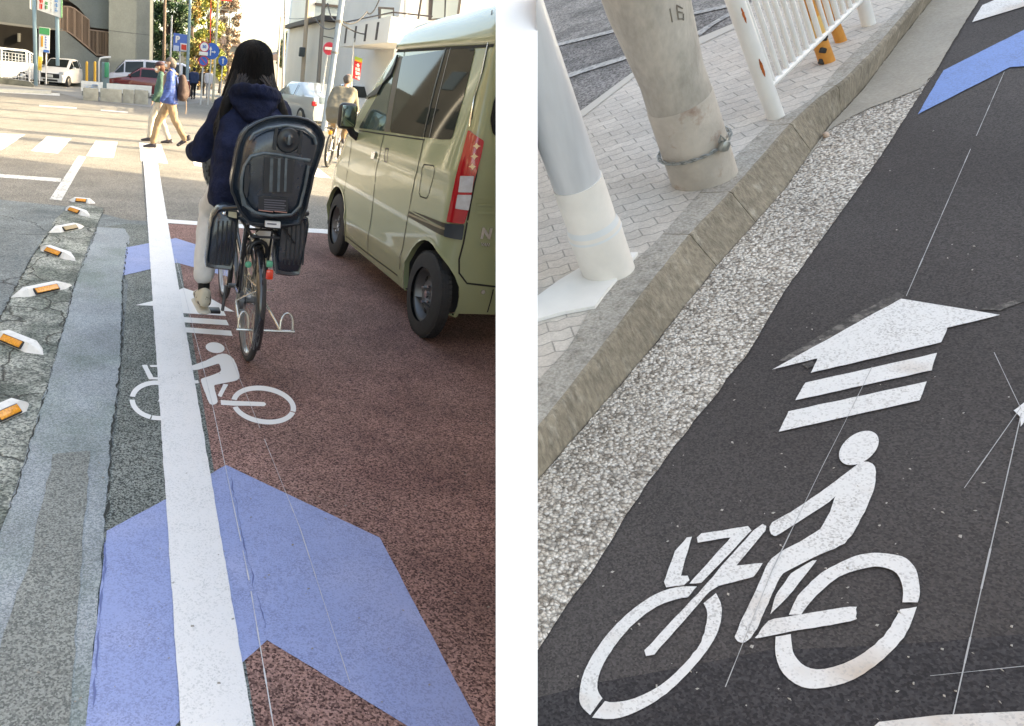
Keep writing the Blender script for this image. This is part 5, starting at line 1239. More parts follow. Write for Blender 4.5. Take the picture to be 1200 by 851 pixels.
def arrow(mb,c,sx,L,w,up=(0,0,1),rt=(1,0,0)):
    up=Vector(up);rt=Vector(rt); P=[rt*-w+up*-L,rt*w+up*-L,rt*w+up*L*.3,rt*w*2.6+up*L*.3,up*L,rt*-w*2.6+up*L*.3,rt*-w+up*L*.3]
    return mb.prism([c+p for p in P],(0,-.008,0))
def decoA(e,c): m=MB(); arrow(m,c+Vector((-.06,-.025,0)),1,.2,.028); arrow(m,c+Vector((.09,-.026,-.03)),1,.10,.026,(1,0,0),(0,0,-1)); build('arrows',m,WS,e,smooth=None)
s3=VY_(248.2,60,Ysn+.6); disc_sign('arrow_sign',s3,.35,'large blue disc sign with white arrows pointing up and right',BLs,BLs,decoA,-.03)
def decoB(e,c): m=MB(); arrow(m,c+Vector((0,-.025,0)),1,.16,.03); build('arrow',m,WS,e,smooth=None)
s4=VY_(261.3,71.5,44); disc_sign('arrow_sign',s4,.26,'smaller blue disc sign with one white arrow pointing up',BLs,BLs,decoB,-.03)
def decoN(e,c): build('bar',MB().rbox(c+Vector((0,-.03,0)),(.30,.01,.09),.004),WS,e)
s5=VY_(385.5,57,26); disc_sign('no_entry_sign',s5,.20,'round red no entry sign with a white bar beside the blue grey pole',mat('sign_red_no_entry',(.55,.03,.05),.5),Rr,decoN,-.12)
ps=empty('parking_sign',VY_(212,95,41).xy.to_3d(),'blue parking sign with a letter P and a red square','sign'); pb=build('board',P1([(203.5,38.5),(221.5,41),(221,61),(202.5,59.5)],41,.06),mat('parking_blue',(.07,.16,.50),.5),ps)
build('letter',place_text('P',.42,VY_(208,46.5,40.97),(1,0,.06),(0,0,1),.02,.02),WS,pb,smooth=None); build('red_square',P1([(211.5,50.5),(219.8,51.5),(219.6,60.5),(211.2,59.5)],40.97,.02),WS,pb); build('red_square',P1([(212.6,52),(218.6,52.8),(218.4,59),(212.3,58.2)],40.95,.02),SR,pb)
build('white_panel',P1([(203.5,53),(210,54),(209.6,60),(203,59.5)],40.98,.02),mat('sign_pale_blue',(.5,.58,.75),.5),pb); build('post',MB().tube([VY_(211,60,41.05),VY_(210.5,102,41.05)],.04,8),WPl,ps)
# red banner and hoarding
rbn=empty('shop_banner',VY_(418,98,27).xy.to_3d(),'narrow red vertical banner with a green and yellow top by the olive van','banner')
ba=build('cloth',P1([(416,66.5),(424.8,69.5),(421.3,94.5),(413,91.5)],27,.04),mat('banner_red',(.60,.02,.035),.6),rbn); build('top_band',P1([(416.1,66),(424.9,69),(424.4,72.5),(415.6,69.5)],26.97,.03),mat('banner_green',(.30,.42,.06),.6),ba); build('middle_band',P1([(415.7,69.5),(424.5,72.5),(424.2,74),(415.4,71)],26.97,.03),SO,ba)
glyphs((416.4,73.5,421.6,93),26.96,4,WS,ba,11,slope=.3); build('banner_post',MB().tube([VY_(414.5,45,27.1),VY_(410.5,118,27.1)],.03,6),WPl,rbn)
o=build('hoarding',P1([(409,98.5),(430,99.5),(430,150),(409,150)],33.5,.15),WS); tag(o,'white hoarding behind the second cyclist','hoarding')
o=build('blue_board',P1([(412,97.5),(428.5,99.5),(427,110.5),(411,107)],32,.1).prism([VY_(x,y,32.05) for x,y in [(413,107),(414,107),(414,135),(413,135)]],(0,.05,0)),mat('hoarding_blue',(.03,.03,.30),.5)); tag(o,'deep blue board beside the head of the second cyclist','board')

# ---- right hand background buildings
WB=mat('white_wall_render',(.80,.78,.74),.85,bump=.2,bscale=30,var=.05,vscale=.5); WB2=mat('cream_wall_render',(.80,.76,.67),.85,var=.05,vscale=.6); BG=mat('blue_grey_wall',(.34,.42,.47),.7,var=.1,vscale=1); GLs=mat('pale_window',(.28,.33,.35),.15,coat=1); FRd=mat('dark_frame',(.06,.05,.05),.6)
b1=empty('white_building',VY_(520,120,27).xy.to_3d(),'white apartment building with a slatted balcony above the olive van','building')
x0=VY_(459,20,24).x
b1w=MB().box((x0+10.4,32,4.5),(18,9,9.2)); build('wall',b1w,WB,b1,smooth=None)
zt_,zb2=VY_(459,19,24).z,VY_(458,50,24).z
bal=MB().box((x0+.7,27.0,(zt_+zb2)/2),(1.4,5.9,zt_-zb2)); balo=build('balcony',bal,WB,b1,smooth=None)
for yy in (25.3,26.6,27.9,29.2): build('balcony_slot',MB().box((x0-.006,yy,(zt_+zb2)/2+.0),(.02,.20,(zt_-zb2)*.72)),FRd,balo,smooth=None)
build('balcony_rail',MB().tube([(x0+.06,24.1,zt_+.12),(x0+.06,29.8,zt_+.12)],.025,6).tube([(x0+.06,24.1,zt_+.12),(x0+1.35,24.1,zt_+.12)],.025,6).tube([(x0+.9,24.1,zt_),(x0+.9,24.1,zt_+.65)],.035,6),FRd,balo)
wf=P1([(504,-6),(541,-2),(538,20),(503,24)],27.4,.12); wo=build('window',wf,FRd,b1); build('pane',P1([(508,-4),(521,-2.5),(520.5,21),(506,22)],27.37,.05).prism([VY_(x,y,27.37) for x,y in [(523,-2),(537.5,0),(535,19),(522,20.5)]],(0,.05,0)),GLs,wo)
wf=P1([(444,8),(462,9),(462,26),(444,30)],27.45,.1); wo=build('window',wf,FRd,b1); build('pane',P1([(446.5,10.5),(460.5,11.5),(460.5,26),(446.5,28)],27.42,.05),GLs,wo)
build('downpipe',MB().tube([VY_(476,-40,27.4),VY_(474,100,27.4)],.07,8),mat('pipe_white',(.5,.5,.5),.5),b1)
b2=empty('cream_building',VY_(420,110,36).xy.to_3d(),'cream building with a dark eave line behind the blue grey pole','building')
c0=VY_(376,60,36).x; zt2=VY_(420,29,36).z; build('wall',MB().box((c0+6,40.2,zt2/2),(12,8,zt2)),WB2,b2,smooth=None); build('eave',MB().box((c0+6,40.0,zt2+.12),(12.5,8.8,.20)),FRd,b2,smooth=None)
build('upper_storey',MB().box((c0+7.6,41.2,zt2+2.4),(8.5,6,4.4)),mat('pale_yellow_wall',(.78,.70,.55),.85),b2,smooth=None); build('wire_trace',MB().tube([VY_(376,42,35.95),VY_(395,46,35.95),VY_(415,49,35.95)],.02,5),FRd,b2)
b3=empty('blue_grey_building',VY_(365,110,48).xy.to_3d(),'tall blue grey building behind the grey brown pole','building')
c1=VY_(366,60,48).x; build('wall',MB().box((c1+2.6,51,5.2),(5.2,5,10.4)),BG,b3,smooth=None); build('floor_band',MB().box((c1+2.6,48.45,VY_(380,22,48).z),(5.3,.1,.14)).box((c1+2.6,48.45,VY_(380,5,48).z),(5.3,.1,.14)),FRd,b3,smooth=None); build('side_wall',MB().box((c1-.25,51,5.4),(.5,5,10.8)),WB2,b3,smooth=None)
b4=empty('pale_tower',VY_(352,110,66).xy.to_3d(),'pale narrow tower behind the peach coloured pole','building')
c2=VY_(345,60,66).x; build('wall',MB().box((c2+1.1,68,4.2),(2.2,4,8.4)),mat('sky_grey_wall',(.6,.63,.66),.8,var=.1),b4,smooth=None); 
for k in range(5): build('window',MB().box((c2+.7,65.97,1.2+k*1.4),(.7,.06,.6)),mat('window_grey',(.16,.18,.2),.3),b4,smooth=None)
b5=empty('distant_house',VY_(340,110,92).xy.to_3d(),'low pale houses at the end of the far street','building'); c3=VY_(318,60,92).x; build('wall',MB().box((c3+1.5,96,1.7),(4.5,6,3.4)),mat('far_cream',(.5,.46,.40),.8),b5,smooth=None); build('roof',MB().prism([(c3-.9,93,3.4),(c3+3.9,93,3.4),(c3+1.5,93,4.5)],(0,6,0)),mat('far_roof',(.16,.12,.11),.8),b5,smooth=None)
b6=empty('distant_house',VY_(300,110,120).xy.to_3d(),'far off pale building in the haze behind the cyclist head','building'); c4=VY_(283,60,120).x; build('wall',MB().box((c4+3.5,124,2.0),(6,6,4.0)),mat('far_cream'),b6,smooth=None); build('roof',MB().prism([(c4+.3,121,4.0),(c4+6.7,121,4.0),(c4+3.5,121,5.2)],(0,6,0)),mat('far_roof'),b6,smooth=None)
b7=empty('distant_house',VY_(270,100,135).xy.to_3d(),'dark far house behind the trees on the left side','building'); c5=VY_(195,60,110).x; build('wall',MB().box((c5+6,116,2.6),(13,6,5.2)),CON2,b7,smooth=None); build('roof',MB().prism([(c5-.8,112.8,5.2),(c5+12.8,112.8,5.2),(c5+6,112.8,7)],(0,6.4,0)),mat('far_roof'),b7,smooth=None)
red=build('red_awning',P1([(246,-6),(272,-4),(272,1.5),(246,-.5)],70,.3).prism([VY_(x,y,70.2) for x,y in [(247,-4),(248,-4),(246,100),(245,100)]],(0,.1,0)),SR); tag(red,'red board high on a post above the yellow tree','sign')
# wires
def wire(pts,label,r=.018):
    P=[]
    for (a,ya),(b,yb) in zip(pts,pts[1:]):
        A=VY_(*a,ya);B=VY_(*b,yb)
        for k in range(9):
            t=k/8; P.append(A.lerp(B,t)-Vector((0,0,.25*4*t*(1-t))))
    o=build('overhead_wire',MB().tube(P,r,5),mat('wire_dark',(.05,.045,.04),.6)); tag(o,label,'wire')
wire([((176,-6),46),((289,12),60),((336,15),62)],'thin wire crossing above the yellow tree to the far pole')
wire([((320,14),62),((365,20),38),((384,4),30)],'wire between the far poles and the grey brown pole',.015)
wire([((384,4),30),((398,22),24),((430,14),27),((446,-4),27)],'dark drooping cable from the blue grey pole to the white building',.022)
wire([((342,52),55),((362,20),38)],'slanting stay wire beside the peach pole',.03)
wire([((370,22),30),((400,28),24),((455,34),30)],'level cable across the cream building',.02)
# buildings beside the near street: they keep the foreground in shade and show in the van's glass
nb=empty('office_block',(12,-4,0),'grey office block along the right of the near street','building')
build('wall',MB().box((17,-8,6.0),(8,28.4,12)),CON2,nb,smooth=None)
for k in range(6):
    for z in (2,5,8): build('window',MB().box((12.97,-20+k*4.4,z),(.1,2.2,1.5)),GL,nb,smooth=None)
nb=empty('apartment_block',(-13,34,0),'tall brown apartment block along the left beyond the junction','building')
build('wall',MB().box((-17,34,10),(9,26,20)),mat('dark_grey_render',(.022,.023,.022),.9,var=.3,vscale=.5),nb,smooth=None)
for k in range(5):
    for z in (2.2,5.4,8.6,11.8): build('window',MB().box((-12.47,25.5+k*4.2,z),(.1,1.9,1.5)),GL,nb,smooth=None)
for (x,y,lb) in ((-6.2,19,'thin white pole by the side road opposite the van'),(-7.4,25,'white pole near the brown apartment block'),(-8.6,30,'farther white pole at the foot of the apartment block')):
    o=build('street_pole',MB().lathe([(.07,0),(.06,8),(0,8)],(x,y,0),(0,0,1),12),WPl); tag(o,lb,'pole')
for (x,y,lb,r) in ((13.5,20.2,'unseen concrete pole added beside the junction to cast a broad shadow band',.30),(13.5,17.4,'second unseen concrete pole, added nearer the office block for its shadow band',.22),(14,14.3,'slim unseen pole added past the office block for its narrow shadow band',.12),(14.5,23.5,'thick unseen pole added farther along the side road for its shadow band',.26)):  # unseen poles added to throw shadow bands across the junction
    o=build('utility_pole',MB().lathe([(r,0),(r*.8,9),(0,9)],(x,y,0),(0,0,1),16),CPO); tag(o,lb,'pole')
nb=empty('brick_block',(-9,0,0),'brown block along the left of the near street','building')
build('wall',MB().box((-12.5,0,5),(7,22,10)),mat('brown_render',(.12,.09,.07),.9,var=.2),nb,smooth=None)
for k in range(5):
    for z,w_,h_ in ((1.7,2.4,1.8),(4.6,1.6,1.2)): build('window',MB().box((-8.98,-9+k*4.4,z),(.1,w_,h_)),mat('shop_glass',(.25,.25,.2),.2),nb,smooth=None)

# ================================================================== the second street (bank on the right)
Mi=MR.inverted()
def jag_r(P,step,amp,seed=0):
    L=[Mi@p for p in P]; z=L[0].z; return [MR@v for v in jag(L,step,amp,seed)]
def rsheet(name,px,h,m,step=None,amp=0,seed=0,P=None):
    P=P or [GRw(x,y,h) for x,y in px]
    if step: P=jag_r(P,step,amp,seed)
    bm=bmesh.new(); bm.faces.new([bm.verts.new(p) for p in P]); radial_cut(bm,628.5,keep='right'); bmesh.ops.triangulate(bm,faces=bm.faces[:])
    for f in bm.faces:
        f.normal_update()
        if f.normal.dot(UB)<0: f.normal_flip()
    for v in bm.verts: v.co=Mi@v.co
    me=bpy.data.meshes.new(name); bm.to_mesh(me); bm.free()
    return link(name,me,m,None,None,MR)
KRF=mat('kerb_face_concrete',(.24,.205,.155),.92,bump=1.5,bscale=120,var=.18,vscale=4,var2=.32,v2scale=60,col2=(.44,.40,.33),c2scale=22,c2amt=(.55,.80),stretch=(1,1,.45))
def rbuild(name,mb,m,parent=None,smooth=35,cut=False,label=None):
    if cut: mb=cutmb(mb,628.5,'right')
    return build(name,mb,m,parent,smooth,None if parent is not None else MR,label)
def rthing(name,loc,label,cat,group=None): return empty(name,loc,label,cat,group,MR)
KH_=.12
GRV=None
def gravelmat():
    m=bpy.data.materials.new('exposed_aggregate'); m.use_nodes=True; nt=m.node_tree; N=nt.nodes; L=nt.links; p=N['Principled BSDF']; p.inputs['Roughness'].default_value=.75
    tc=N.new('ShaderNodeTexCoord'); nz=N.new('ShaderNodeTexNoise'); nz.inputs['Scale'].default_value=60; L.new(tc.outputs['Object'],nz.inputs['Vector'])
    ad=N.new('ShaderNodeMix'); ad.data_type='VECTOR'; ad.inputs[0].default_value=.012; L.new(tc.outputs['Object'],ad.inputs[4]); L.new(nz.outputs['Color'],ad.inputs[5])
    vo=N.new('ShaderNodeTexVoronoi'); vo.inputs['Scale'].default_value=115; L.new(ad.outputs[1],vo.inputs['Vector'])
    sp=N.new('ShaderNodeSeparateColor'); L.new(vo.outputs['Color'],sp.inputs[0])
    r=N.new('ShaderNodeValToRGB'); e=r.color_ramp.elements; e[0].position=0; e[0].color=(.26,.225,.185,1); e[1].position=1; e[1].color=(.88,.83,.76,1)
    x=e.new(.25); x.color=(.50,.44,.375,1); x=e.new(.55); x.color=(.72,.66,.58,1); L.new(sp.outputs[0],r.inputs[0])
    d=N.new('ShaderNodeMapRange'); d.inputs[1].default_value=.35; d.inputs[2].default_value=.75; d.inputs[3].default_value=1; d.inputs[4].default_value=.42; L.new(vo.outputs['Distance'],d.inputs[0])
    n2=N.new('ShaderNodeTexNoise'); n2.inputs['Scale'].default_value=2.5; n2.inputs['Detail'].default_value=6; L.new(tc.outputs['Object'],n2.inputs['Vector'])
    mr=N.new('ShaderNodeMapRange'); mr.inputs[1].default_value=.3; mr.inputs[2].default_value=.7; mr.inputs[3].default_value=.85; mr.inputs[4].default_value=1.15; L.new(n2.outputs['Fac'],mr.inputs[0])
    mm=N.new('ShaderNodeMath'); mm.operation='MULTIPLY'; L.new(d.outputs[0],mm.inputs[0]); L.new(mr.outputs[0],mm.inputs[1])
    mx=N.new('ShaderNodeMix'); mx.data_type='RGBA'; mx.blend_type='MULTIPLY'; mx.inputs[0].default_value=1; L.new(r.outputs[0],mx.inputs[6]); L.new(mm.outputs[0],mx.inputs[7]); L.new(mx.outputs[2],p.inputs['Base Color'])
    b=N.new('ShaderNodeBump'); b.inputs['Strength'].default_value=1; b.inputs['Distance'].default_value=.009; b.invert=True; L.new(vo.outputs['Distance'],b.inputs['Height']); L.new(b.outputs[0],p.inputs['Normal'])
    MC['exposed_aggregate']=m; return m
def pavermat():
    m=bpy.data.materials.new('interlocking_pavers'); m.use_nodes=True; nt=m.node_tree; N=nt.nodes; L=nt.links; p=N['Principled BSDF']; p.inputs['Roughness'].default_value=.85
    tc=N.new('ShaderNodeTexCoord'); mp=N.new('ShaderNodeMapping'); mp.inputs['Rotation'].default_value=(0,0,math.radians(52)); L.new(tc.outputs['Object'],mp.inputs[0])
    # zig-zag joints: displace the coordinate with a triangle wave
    sx=N.new('ShaderNodeSeparateXYZ'); L.new(mp.outputs[0],sx.inputs[0])
    pg=N.new('ShaderNodeMath'); pg.operation='PINGPONG'; pg.inputs[1].default_value=.0325; L.new(sx.outputs[0],pg.inputs[0])
    ml=N.new('ShaderNodeMath'); ml.operation='MULTIPLY_ADD'; ml.inputs[1].default_value=.30; L.new(pg.outputs[0],ml.inputs[0]); L.new(sx.outputs[1],ml.inputs[2])
    cx=N.new('ShaderNodeCombineXYZ'); L.new(sx.outputs[0],cx.inputs[0]); L.new(ml.outputs[0],cx.inputs[1])
    br=N.new('ShaderNodeTexBrick'); br.inputs['Scale'].default_value=1; br.inputs['Brick Width'].default_value=.13; br.inputs['Row Height'].default_value=.06; br.inputs['Mortar Size'].default_value=.003; br.inputs['Mortar Smooth'].default_value=.5
    br.inputs['Color1'].default_value=(.56,.515,.46,1); br.inputs['Color2'].default_value=(.50,.455,.405,1); br.inputs['Mortar'].default_value=(.33,.31,.28,1); L.new(cx.outputs[0],br.inputs['Vector'])
    n2=N.new('ShaderNodeTexNoise'); n2.inputs['Scale'].default_value=3; n2.inputs['Detail'].default_value=7; n2.inputs['Roughness'].default_value=.7; L.new(tc.outputs['Object'],n2.inputs['Vector'])
    mr=N.new('ShaderNodeMapRange'); mr.inputs[1].default_value=.3; mr.inputs[2].default_value=.7; mr.inputs[3].default_value=.78; mr.inputs[4].default_value=1.18; L.new(n2.outputs['Fac'],mr.inputs[0])
    n3=N.new('ShaderNodeTexNoise'); n3.inputs['Scale'].default_value=140; n3.inputs['Detail'].default_value=2; L.new(tc.outputs['Object'],n3.inputs['Vector'])
    m3=N.new('ShaderNodeMapRange'); m3.inputs[1].default_value=.3; m3.inputs[2].default_value=.7; m3.inputs[3].default_value=.88; m3.inputs[4].default_value=1.12; L.new(n3.outputs['Fac'],m3.inputs[0])
    mm=N.new('ShaderNodeMath'); mm.operation='MULTIPLY'; L.new(mr.outputs[0],mm.inputs[0]); L.new(m3.outputs[0],mm.inputs[1])
    mx=N.new('ShaderNodeMix'); mx.data_type='RGBA'; mx.blend_type='MULTIPLY'; mx.inputs[0].default_value=1; L.new(br.outputs['Color'],mx.inputs[6]); L.new(mm.outputs[0],mx.inputs[7]); L.new(mx.outputs[2],p.inputs['Base Color'])
    b=N.new('ShaderNodeBump'); b.inputs['Strength'].default_value=.7; b.inputs['Distance'].default_value=.004; b.invert=True; L.new(br.outputs['Fac'],b.inputs['Height']); L.new(b.outputs[0],p.inputs['Normal'])
    MC['interlocking_pavers']=m; return m
GRV=gravelmat(); PAV=pavermat()
KRB=mat('kerb_concrete',(.37,.345,.305),.9,bump=1.5,bscale=130,var=.12,vscale=5,var2=.30,v2scale=110,col2=(.22,.20,.165),c2scale=26,c2amt=(.50,.72))
GUT=mat('gutter_concrete',(.36,.33,.28),.9,bump=.6,bscale=120,var=.14,vscale=3,var2=.12,v2scale=90)
# base slab of the bank (soil side and black asphalt top)
top=[GRw(x,y,0) for x,y in [(600,-60),(760,-60),(1240,-110),(1600,-120),(1750,300),(1750,1100),(1200,1500),(600,1300),(600,600)]]
mb=MB().prism(top,(0,0,-4)); mb=cutmb(mb,628.5,'right')
bm=bmesh.new(); vs_l=[bm.verts.new(v) for v in mb.v]
for f in mb.f:
    try: bm.faces.new([vs_l[i] for i in f])
    except Exception: pass
bmesh.ops.bisect_plane(bm,geom=bm.verts[:]+bm.edges[:]+bm.faces[:],plane_co=(0,0,-.02),plane_no=(0,0,-1),clear_outer=True)
struct(rbuild('sloping_road',MB().frombm(bm),A_BLK,smooth=None))
kb=[(560,645),(633,560),(760,413),(840,312),(920,222),(972,148),(1014,102),(1050,54),(1092,0),(1130,-50)]       # foot of the kerb face
ktf=[(560,600),(633,505),(715,400),(760,340),(812,275),(860,225),(930,145),(960,117),(993,93),(1026,60),(1077,0),(1115,-50)]   # top front edge
ktb=[(560,520),(640,436),(667,407),(692,362),(732,317),(770,282),(810,237),(840,204),(897,150),(951,117),(984,78),(1056,9),(1100,-50)]
asp=[(560,850),(630,762),(650,731),(698,663),(733,604),(763,560),(820,485),(877,413),(920,340),(981,255),(1032,183),(1074,117),(1098,81),(1119,45),(1147,0),(1172,-50)]
gj=[(1148,48),(1120,78),(1077,105),(1045,118),(1020,126),(995,138),(972,150),(955,170)]
struct(rsheet('gravel_strip',kb[::-1][0:0]+[(x,y) for x,y in kb]+asp[::-1],.004,GRV,.03,.004,1))
struct(rsheet('gutter',[(940,192),(972,148),(1014,102),(1050,54),(1092,0),(1130,-50),(1172,-50),(1147,0),(1119,45),(1098,81),(1077,104),(1045,117),(1020,126),(995,138),(972,152),(952,178)],.008,GUT,.04,.003,2))
# kerb stones, one thing per stone
def resample(px,h,n=200):
    P=[GRw(x,y,h) for x,y in px]; L=[0]
    for a,b in zip(P,P[1:]): L.append(L[-1]+(b-a).length)
    def at_x(xl):
        for a,b in zip(P,P[1:]):
            la,lb=(Mi@a),(Mi@b)
            if la.x<=xl<=lb.x: t=(xl-la.x)/(lb.x-la.x); return la.lerp(lb,t)
        return None
    return P,at_x
Pb,fb_=resample(kb,0); Pt,ft_=resample(ktf,KH_); Pk,fk_=resample(ktb,KH_)
xs0=max((Mi@Pb[0]).x,(Mi@Pt[0]).x,(Mi@Pk[0]).x)+.01; xs1=min((Mi@Pb[-1]).x,(Mi@Pt[-1]).x,(Mi@Pk[-1]).x)-.01
joints=[xs0]+sorted((Mi@GRw(x,y,KH_)).x for x,y in ((812,275),(860,225),(930,145),(984,100)))+[xs1]
klab=['long mossy kerb stone in the near corner by the white based pole','short dark kerb stone just past the white based pole','kerb stone with a dark chipped corner between the two poles','brownish kerb stone below the near fence post','pale kerb stones running away beside the smooth gutter']
for i,(a,b_) in enumerate(zip(joints,joints[1:])):
    a+=.0018; b_-=.0018; n=max(2,int((b_-a)/.03)); vs=[];fs=[]
    for k in range(n+1):
        x=a+(b_-a)*k/n; B_,T_,K_=fb_(x),ft_(x),fk_(x)
        w1=.0015*noise.noise(Vector((x*14,i,0)))+.003*noise.noise(Vector((x*45,i,3))); chip=.007*max(0,noise.noise(Vector((x*6+3,i*2,5))))
        e=.010
        prof=[Vector((B_.x,B_.y,-.03)),Vector((B_.x,B_.y+w1*.4,.0)),Vector((T_.x,T_.y-.0+w1*.5,T_.z-e*1.6-chip)),Vector((T_.x,T_.y+e*.35+w1+chip*.5,T_.z-e*.5-chip)),Vector((T_.x,T_.y+e*1.3+w1,T_.z+.001)),Vector((K_.x,K_.y,K_.z+.001)),Vector((K_.x,K_.y,-.03))]
        vs+=[MR@p for p in prof]
        if k:
            m=7; o=m*k
            for j in range(m): fs.append((o-m+j,o-m+(j+1)%m,o+(j+1)%m,o+j))
    fs+=[tuple(range(7)),tuple(range(7*n,7*n+7))]
    o=rbuild('kerb_stone',MB().add(vs,fs),[KRB,KRF],smooth=28,cut=True)
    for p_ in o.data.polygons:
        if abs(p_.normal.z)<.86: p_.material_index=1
    tag(o,klab[i],'kerb stone','kerb stones along the second street')
# pavement and the other road behind
edge=[(560,220),(640,160),(674,137),(742,87),(815,45),(855,32),(900,-20),(925,-50)]
struct(rsheet('pavement',[(x,y) for x,y in ktb]+edge[::-1],KH_-.002,PAV))
struct(rsheet('far_side_road',edge+[(930,-60),(760,-60),(600,-60),(560,100)],KH_-.006,A_FAR))
struct(rsheet('far_side_road_patch',[(560,75),(640,56),(725,36),(860,4),(930,-22),(930,-60),(600,-60)],KH_-.003,asphalt('far_patch',(.16,.15,.14),(.32,.30,.28),gs=90,patch=(.6,.6,.6),pscale=3)))
struct(multi('far_road_line',[[(560,76),(644,53),(725,33),(725,36.5),(644,56.5),(560,80)],[(800,17),(860,3.5),(860,7),(800,20)],[(640,95),(690,78),(735,64.5),(735,69),(680,86),(640,102)],[(815,38),(838,24),(856,13),(858,17),(838,28),(820,42)]],KH_,paint_road('faded_line_paint',(.42,.40,.37),(.2,.19,.18),gs=60,amt=(.5,.8)),GRw,UB))
struct(multi('paving_edge_stone',[[(668,139),(742,84),(746,88),(674,144)],[(805,50),(870,23),(872,28),(812,56)]],KH_+.001,mat('edge_stone',(.5,.47,.42),.9),GRw,UB))
# painted marks
def RM(name,polys,m,label,h=.0042): 
    b=multi(name,polys,h,m,GRw,UB,.0014)
    if label: tag(b,label,'road marking')
    else: struct(b)
    return b
RM('arrow_marking',[[(905,433),(1056,350),(1172,369),(1110,384),(1103,401),(950,437),(958,420)],[(944,448.5),(1098,413.5),(1092,434),(932,469)],[(924,482),(1086,447),(1078,469),(912.5,506)]],W_MARK,'white painted arrow with two bars on the black road')
sp=smooth_px
bikeR=[ell(1006.5,525,26,16.5,-35,40),
 sp([(902,622),(905,612),(927,600),(965,574),(1001,547),(1012,541),(1022.5,543.5),(1026.5,553),(1023,577),(1006,614),(990,637),(964,648.5),(925,668),(914,677),(900.5,707),(884,741),(877,750),(869,753.5),(861.5,748),(865,737),(893.5,674),(900,660),(914,647),(961,620),(978,583.5),(972,588),(918,623),(907,628)],2),
 [(957,656.5),(952,657),(927,672),(909,698),(902.7,720),(926,696)],
 sp([(900.5,727.6),(922,723),(996,711),(1003,714),(1003,723),(997,728),(926.7,740),(887.4,748),(888,744)],2),
 osm([(935,698),(961.5,672),(996,654),(1014,649),(1031,648),(1057,652),(1069,661),(1075,672),(1078,693.6),(1075.5,706)])+osm([(1057.5,706),(1058,689),(1051,672),(1035.6,665),(1018,665),(983,676),(953,702),(939,720)])+[(924.5,720.5)],
 osm([(1074.5,711),(1062,741.5),(1035.6,772),(1001,796),(966,806),(939.7,805),(918,789.5),(909,767.7),(909,746)])+osm([(926.7,743),(928,756),(931,767.7),(944,781),(966,784),(1001,772),(1035.6,746),(1055,714)]),
 osm([(816.6,687.4),(794,688),(767,697),(733,721),(705,752),(685,786),(679,813),(681,827),(691.6,838)])+osm([(706,818.5),(700,806.6),(703.6,786),(719,758.6),(743,731),(770,710.7),(794,702),(806,700)]),
 osm([(694,841),(719,842.5),(746,834),(781,813),(815,779),(839,745),(846,714),(839,695)])+osm([(824.5,707),(829,721),(822,752),(801,779),(774,803),(743,818.6),(719,823),(709,821.5)]),
 [(893.7,614),(898,616.5),(897,622),(863,662.7),(893.7,660),(883,676),(842,686.7),(832,693),(767,767),(757,769),(755,762),(822,691),(883,621.6)],
 [(804.7,630),(811,629),(798,674.7),(806,674.7),(808,680),(801,686),(780.7,688.4),(778,681.6),(791,645.6)],
 [(816.6,630),(822,625),(876.6,616.5),(880.7,621.6),(822,683),(808,684),(856,630),(817.7,636)]]
RM('bicycle_pictogram',bikeR,W_MARK,'large white painted bicycle with rider on the black road')
RM('chevron_marking',[[(1075.5,134),(1105.5,82.5),(1200,35),(1260,8),(1270,62),(1235,78),(1200,77.5),(1183.5,78.6),(1081,131)]],B_PAINT2,'bright blue chevron at the top of the black road')
RM('give_way_bar',[[(1139,26),(1151,6),(1175,-4),(1250,-22),(1250,-6),(1200,7.5)]],W_MARK,'white painted bar in the top right corner beyond the blue chevron')
chalk('chalk_line',[(1177,84),(1062,347)],.0022,GRw,UB,.0045,1); chalk('chalk_line',[(1022,430),(990,495),(963,548),(905,668),(850,805)],.0016,GRw,UB,.006,2)
chalk('chalk_line',[(1165,413),(1196,478),(1130,572)],.0018,GRw,UB,.0045,5); chalk('chalk_line',[(1197,484),(1150,690),(1116,842)],.0022,GRw,UB,.0045,6); chalk('chalk_line',[(1090,792),(1206,780)],.0014,GRw,UB,.0045,7)
struct(multi('dark_road_band',[[(628,818),(700,800),(800,782),(900,762),(1000,758),(1100,752),(1210,742),(1260,900),(620,930)]],.002,asphalt('dark_band_asphalt',(.018,.016,.018),(.06,.055,.058),gs=230,thr=(.3,.8),bump=.45,dist=.004),GRw,UB))  # darker band of road across the near end
struct(multi('white_edge_strip',[[(1012,862),(1030,846),(1100,838),(1210,833),(1260,880)]],.006,W_MARK,GRw,UB))  # flat white strip at the near edge
RM('star_paint',[[(1188,481),(1197,474),(1206,468),(1218,480),(1212,496),(1203,492),(1196,500),(1195,488)]],W_MARK,None)
# scraped grinding marks beside the arrow
struct(multi('grinding_mark',[[(913,423),(985,378),(1052,342),(1060,347),(1052,352),(985,389),(925,423)],[(1142,363),(1172,357),(1207,346),(1207,351),(1172,364)],[(940,427),(952,422),(957,428),(946,432)]],.0028,mat('ground_asphalt',(.17,.155,.14),.9,bump=.6,bscale=160,var=.4,vscale=60,col2=(.07,.064,.06),c2scale=40,c2amt=(.42,.52)),GRw,UB,.004))
# scattered loose stones: two pebbles at the gutter edge
for (x,y,s,m,lb) in ((968,158,.012,mat('pebble',(.55,.42,.34),.8),'small pinkish pebble at the end of the smooth gutter'),):
    bm=bmesh.new(); bmesh.ops.create_icosphere(bm,subdivisions=2,radius=s)
    for v in bm.verts: v.co=v.co*(1+.25*noise.noise(v.co*60))
    o=rbuild('pebble',MB().frombm(bm,GRw(x,y,.014)),m,smooth=180); tag(o,lb,'pebble')

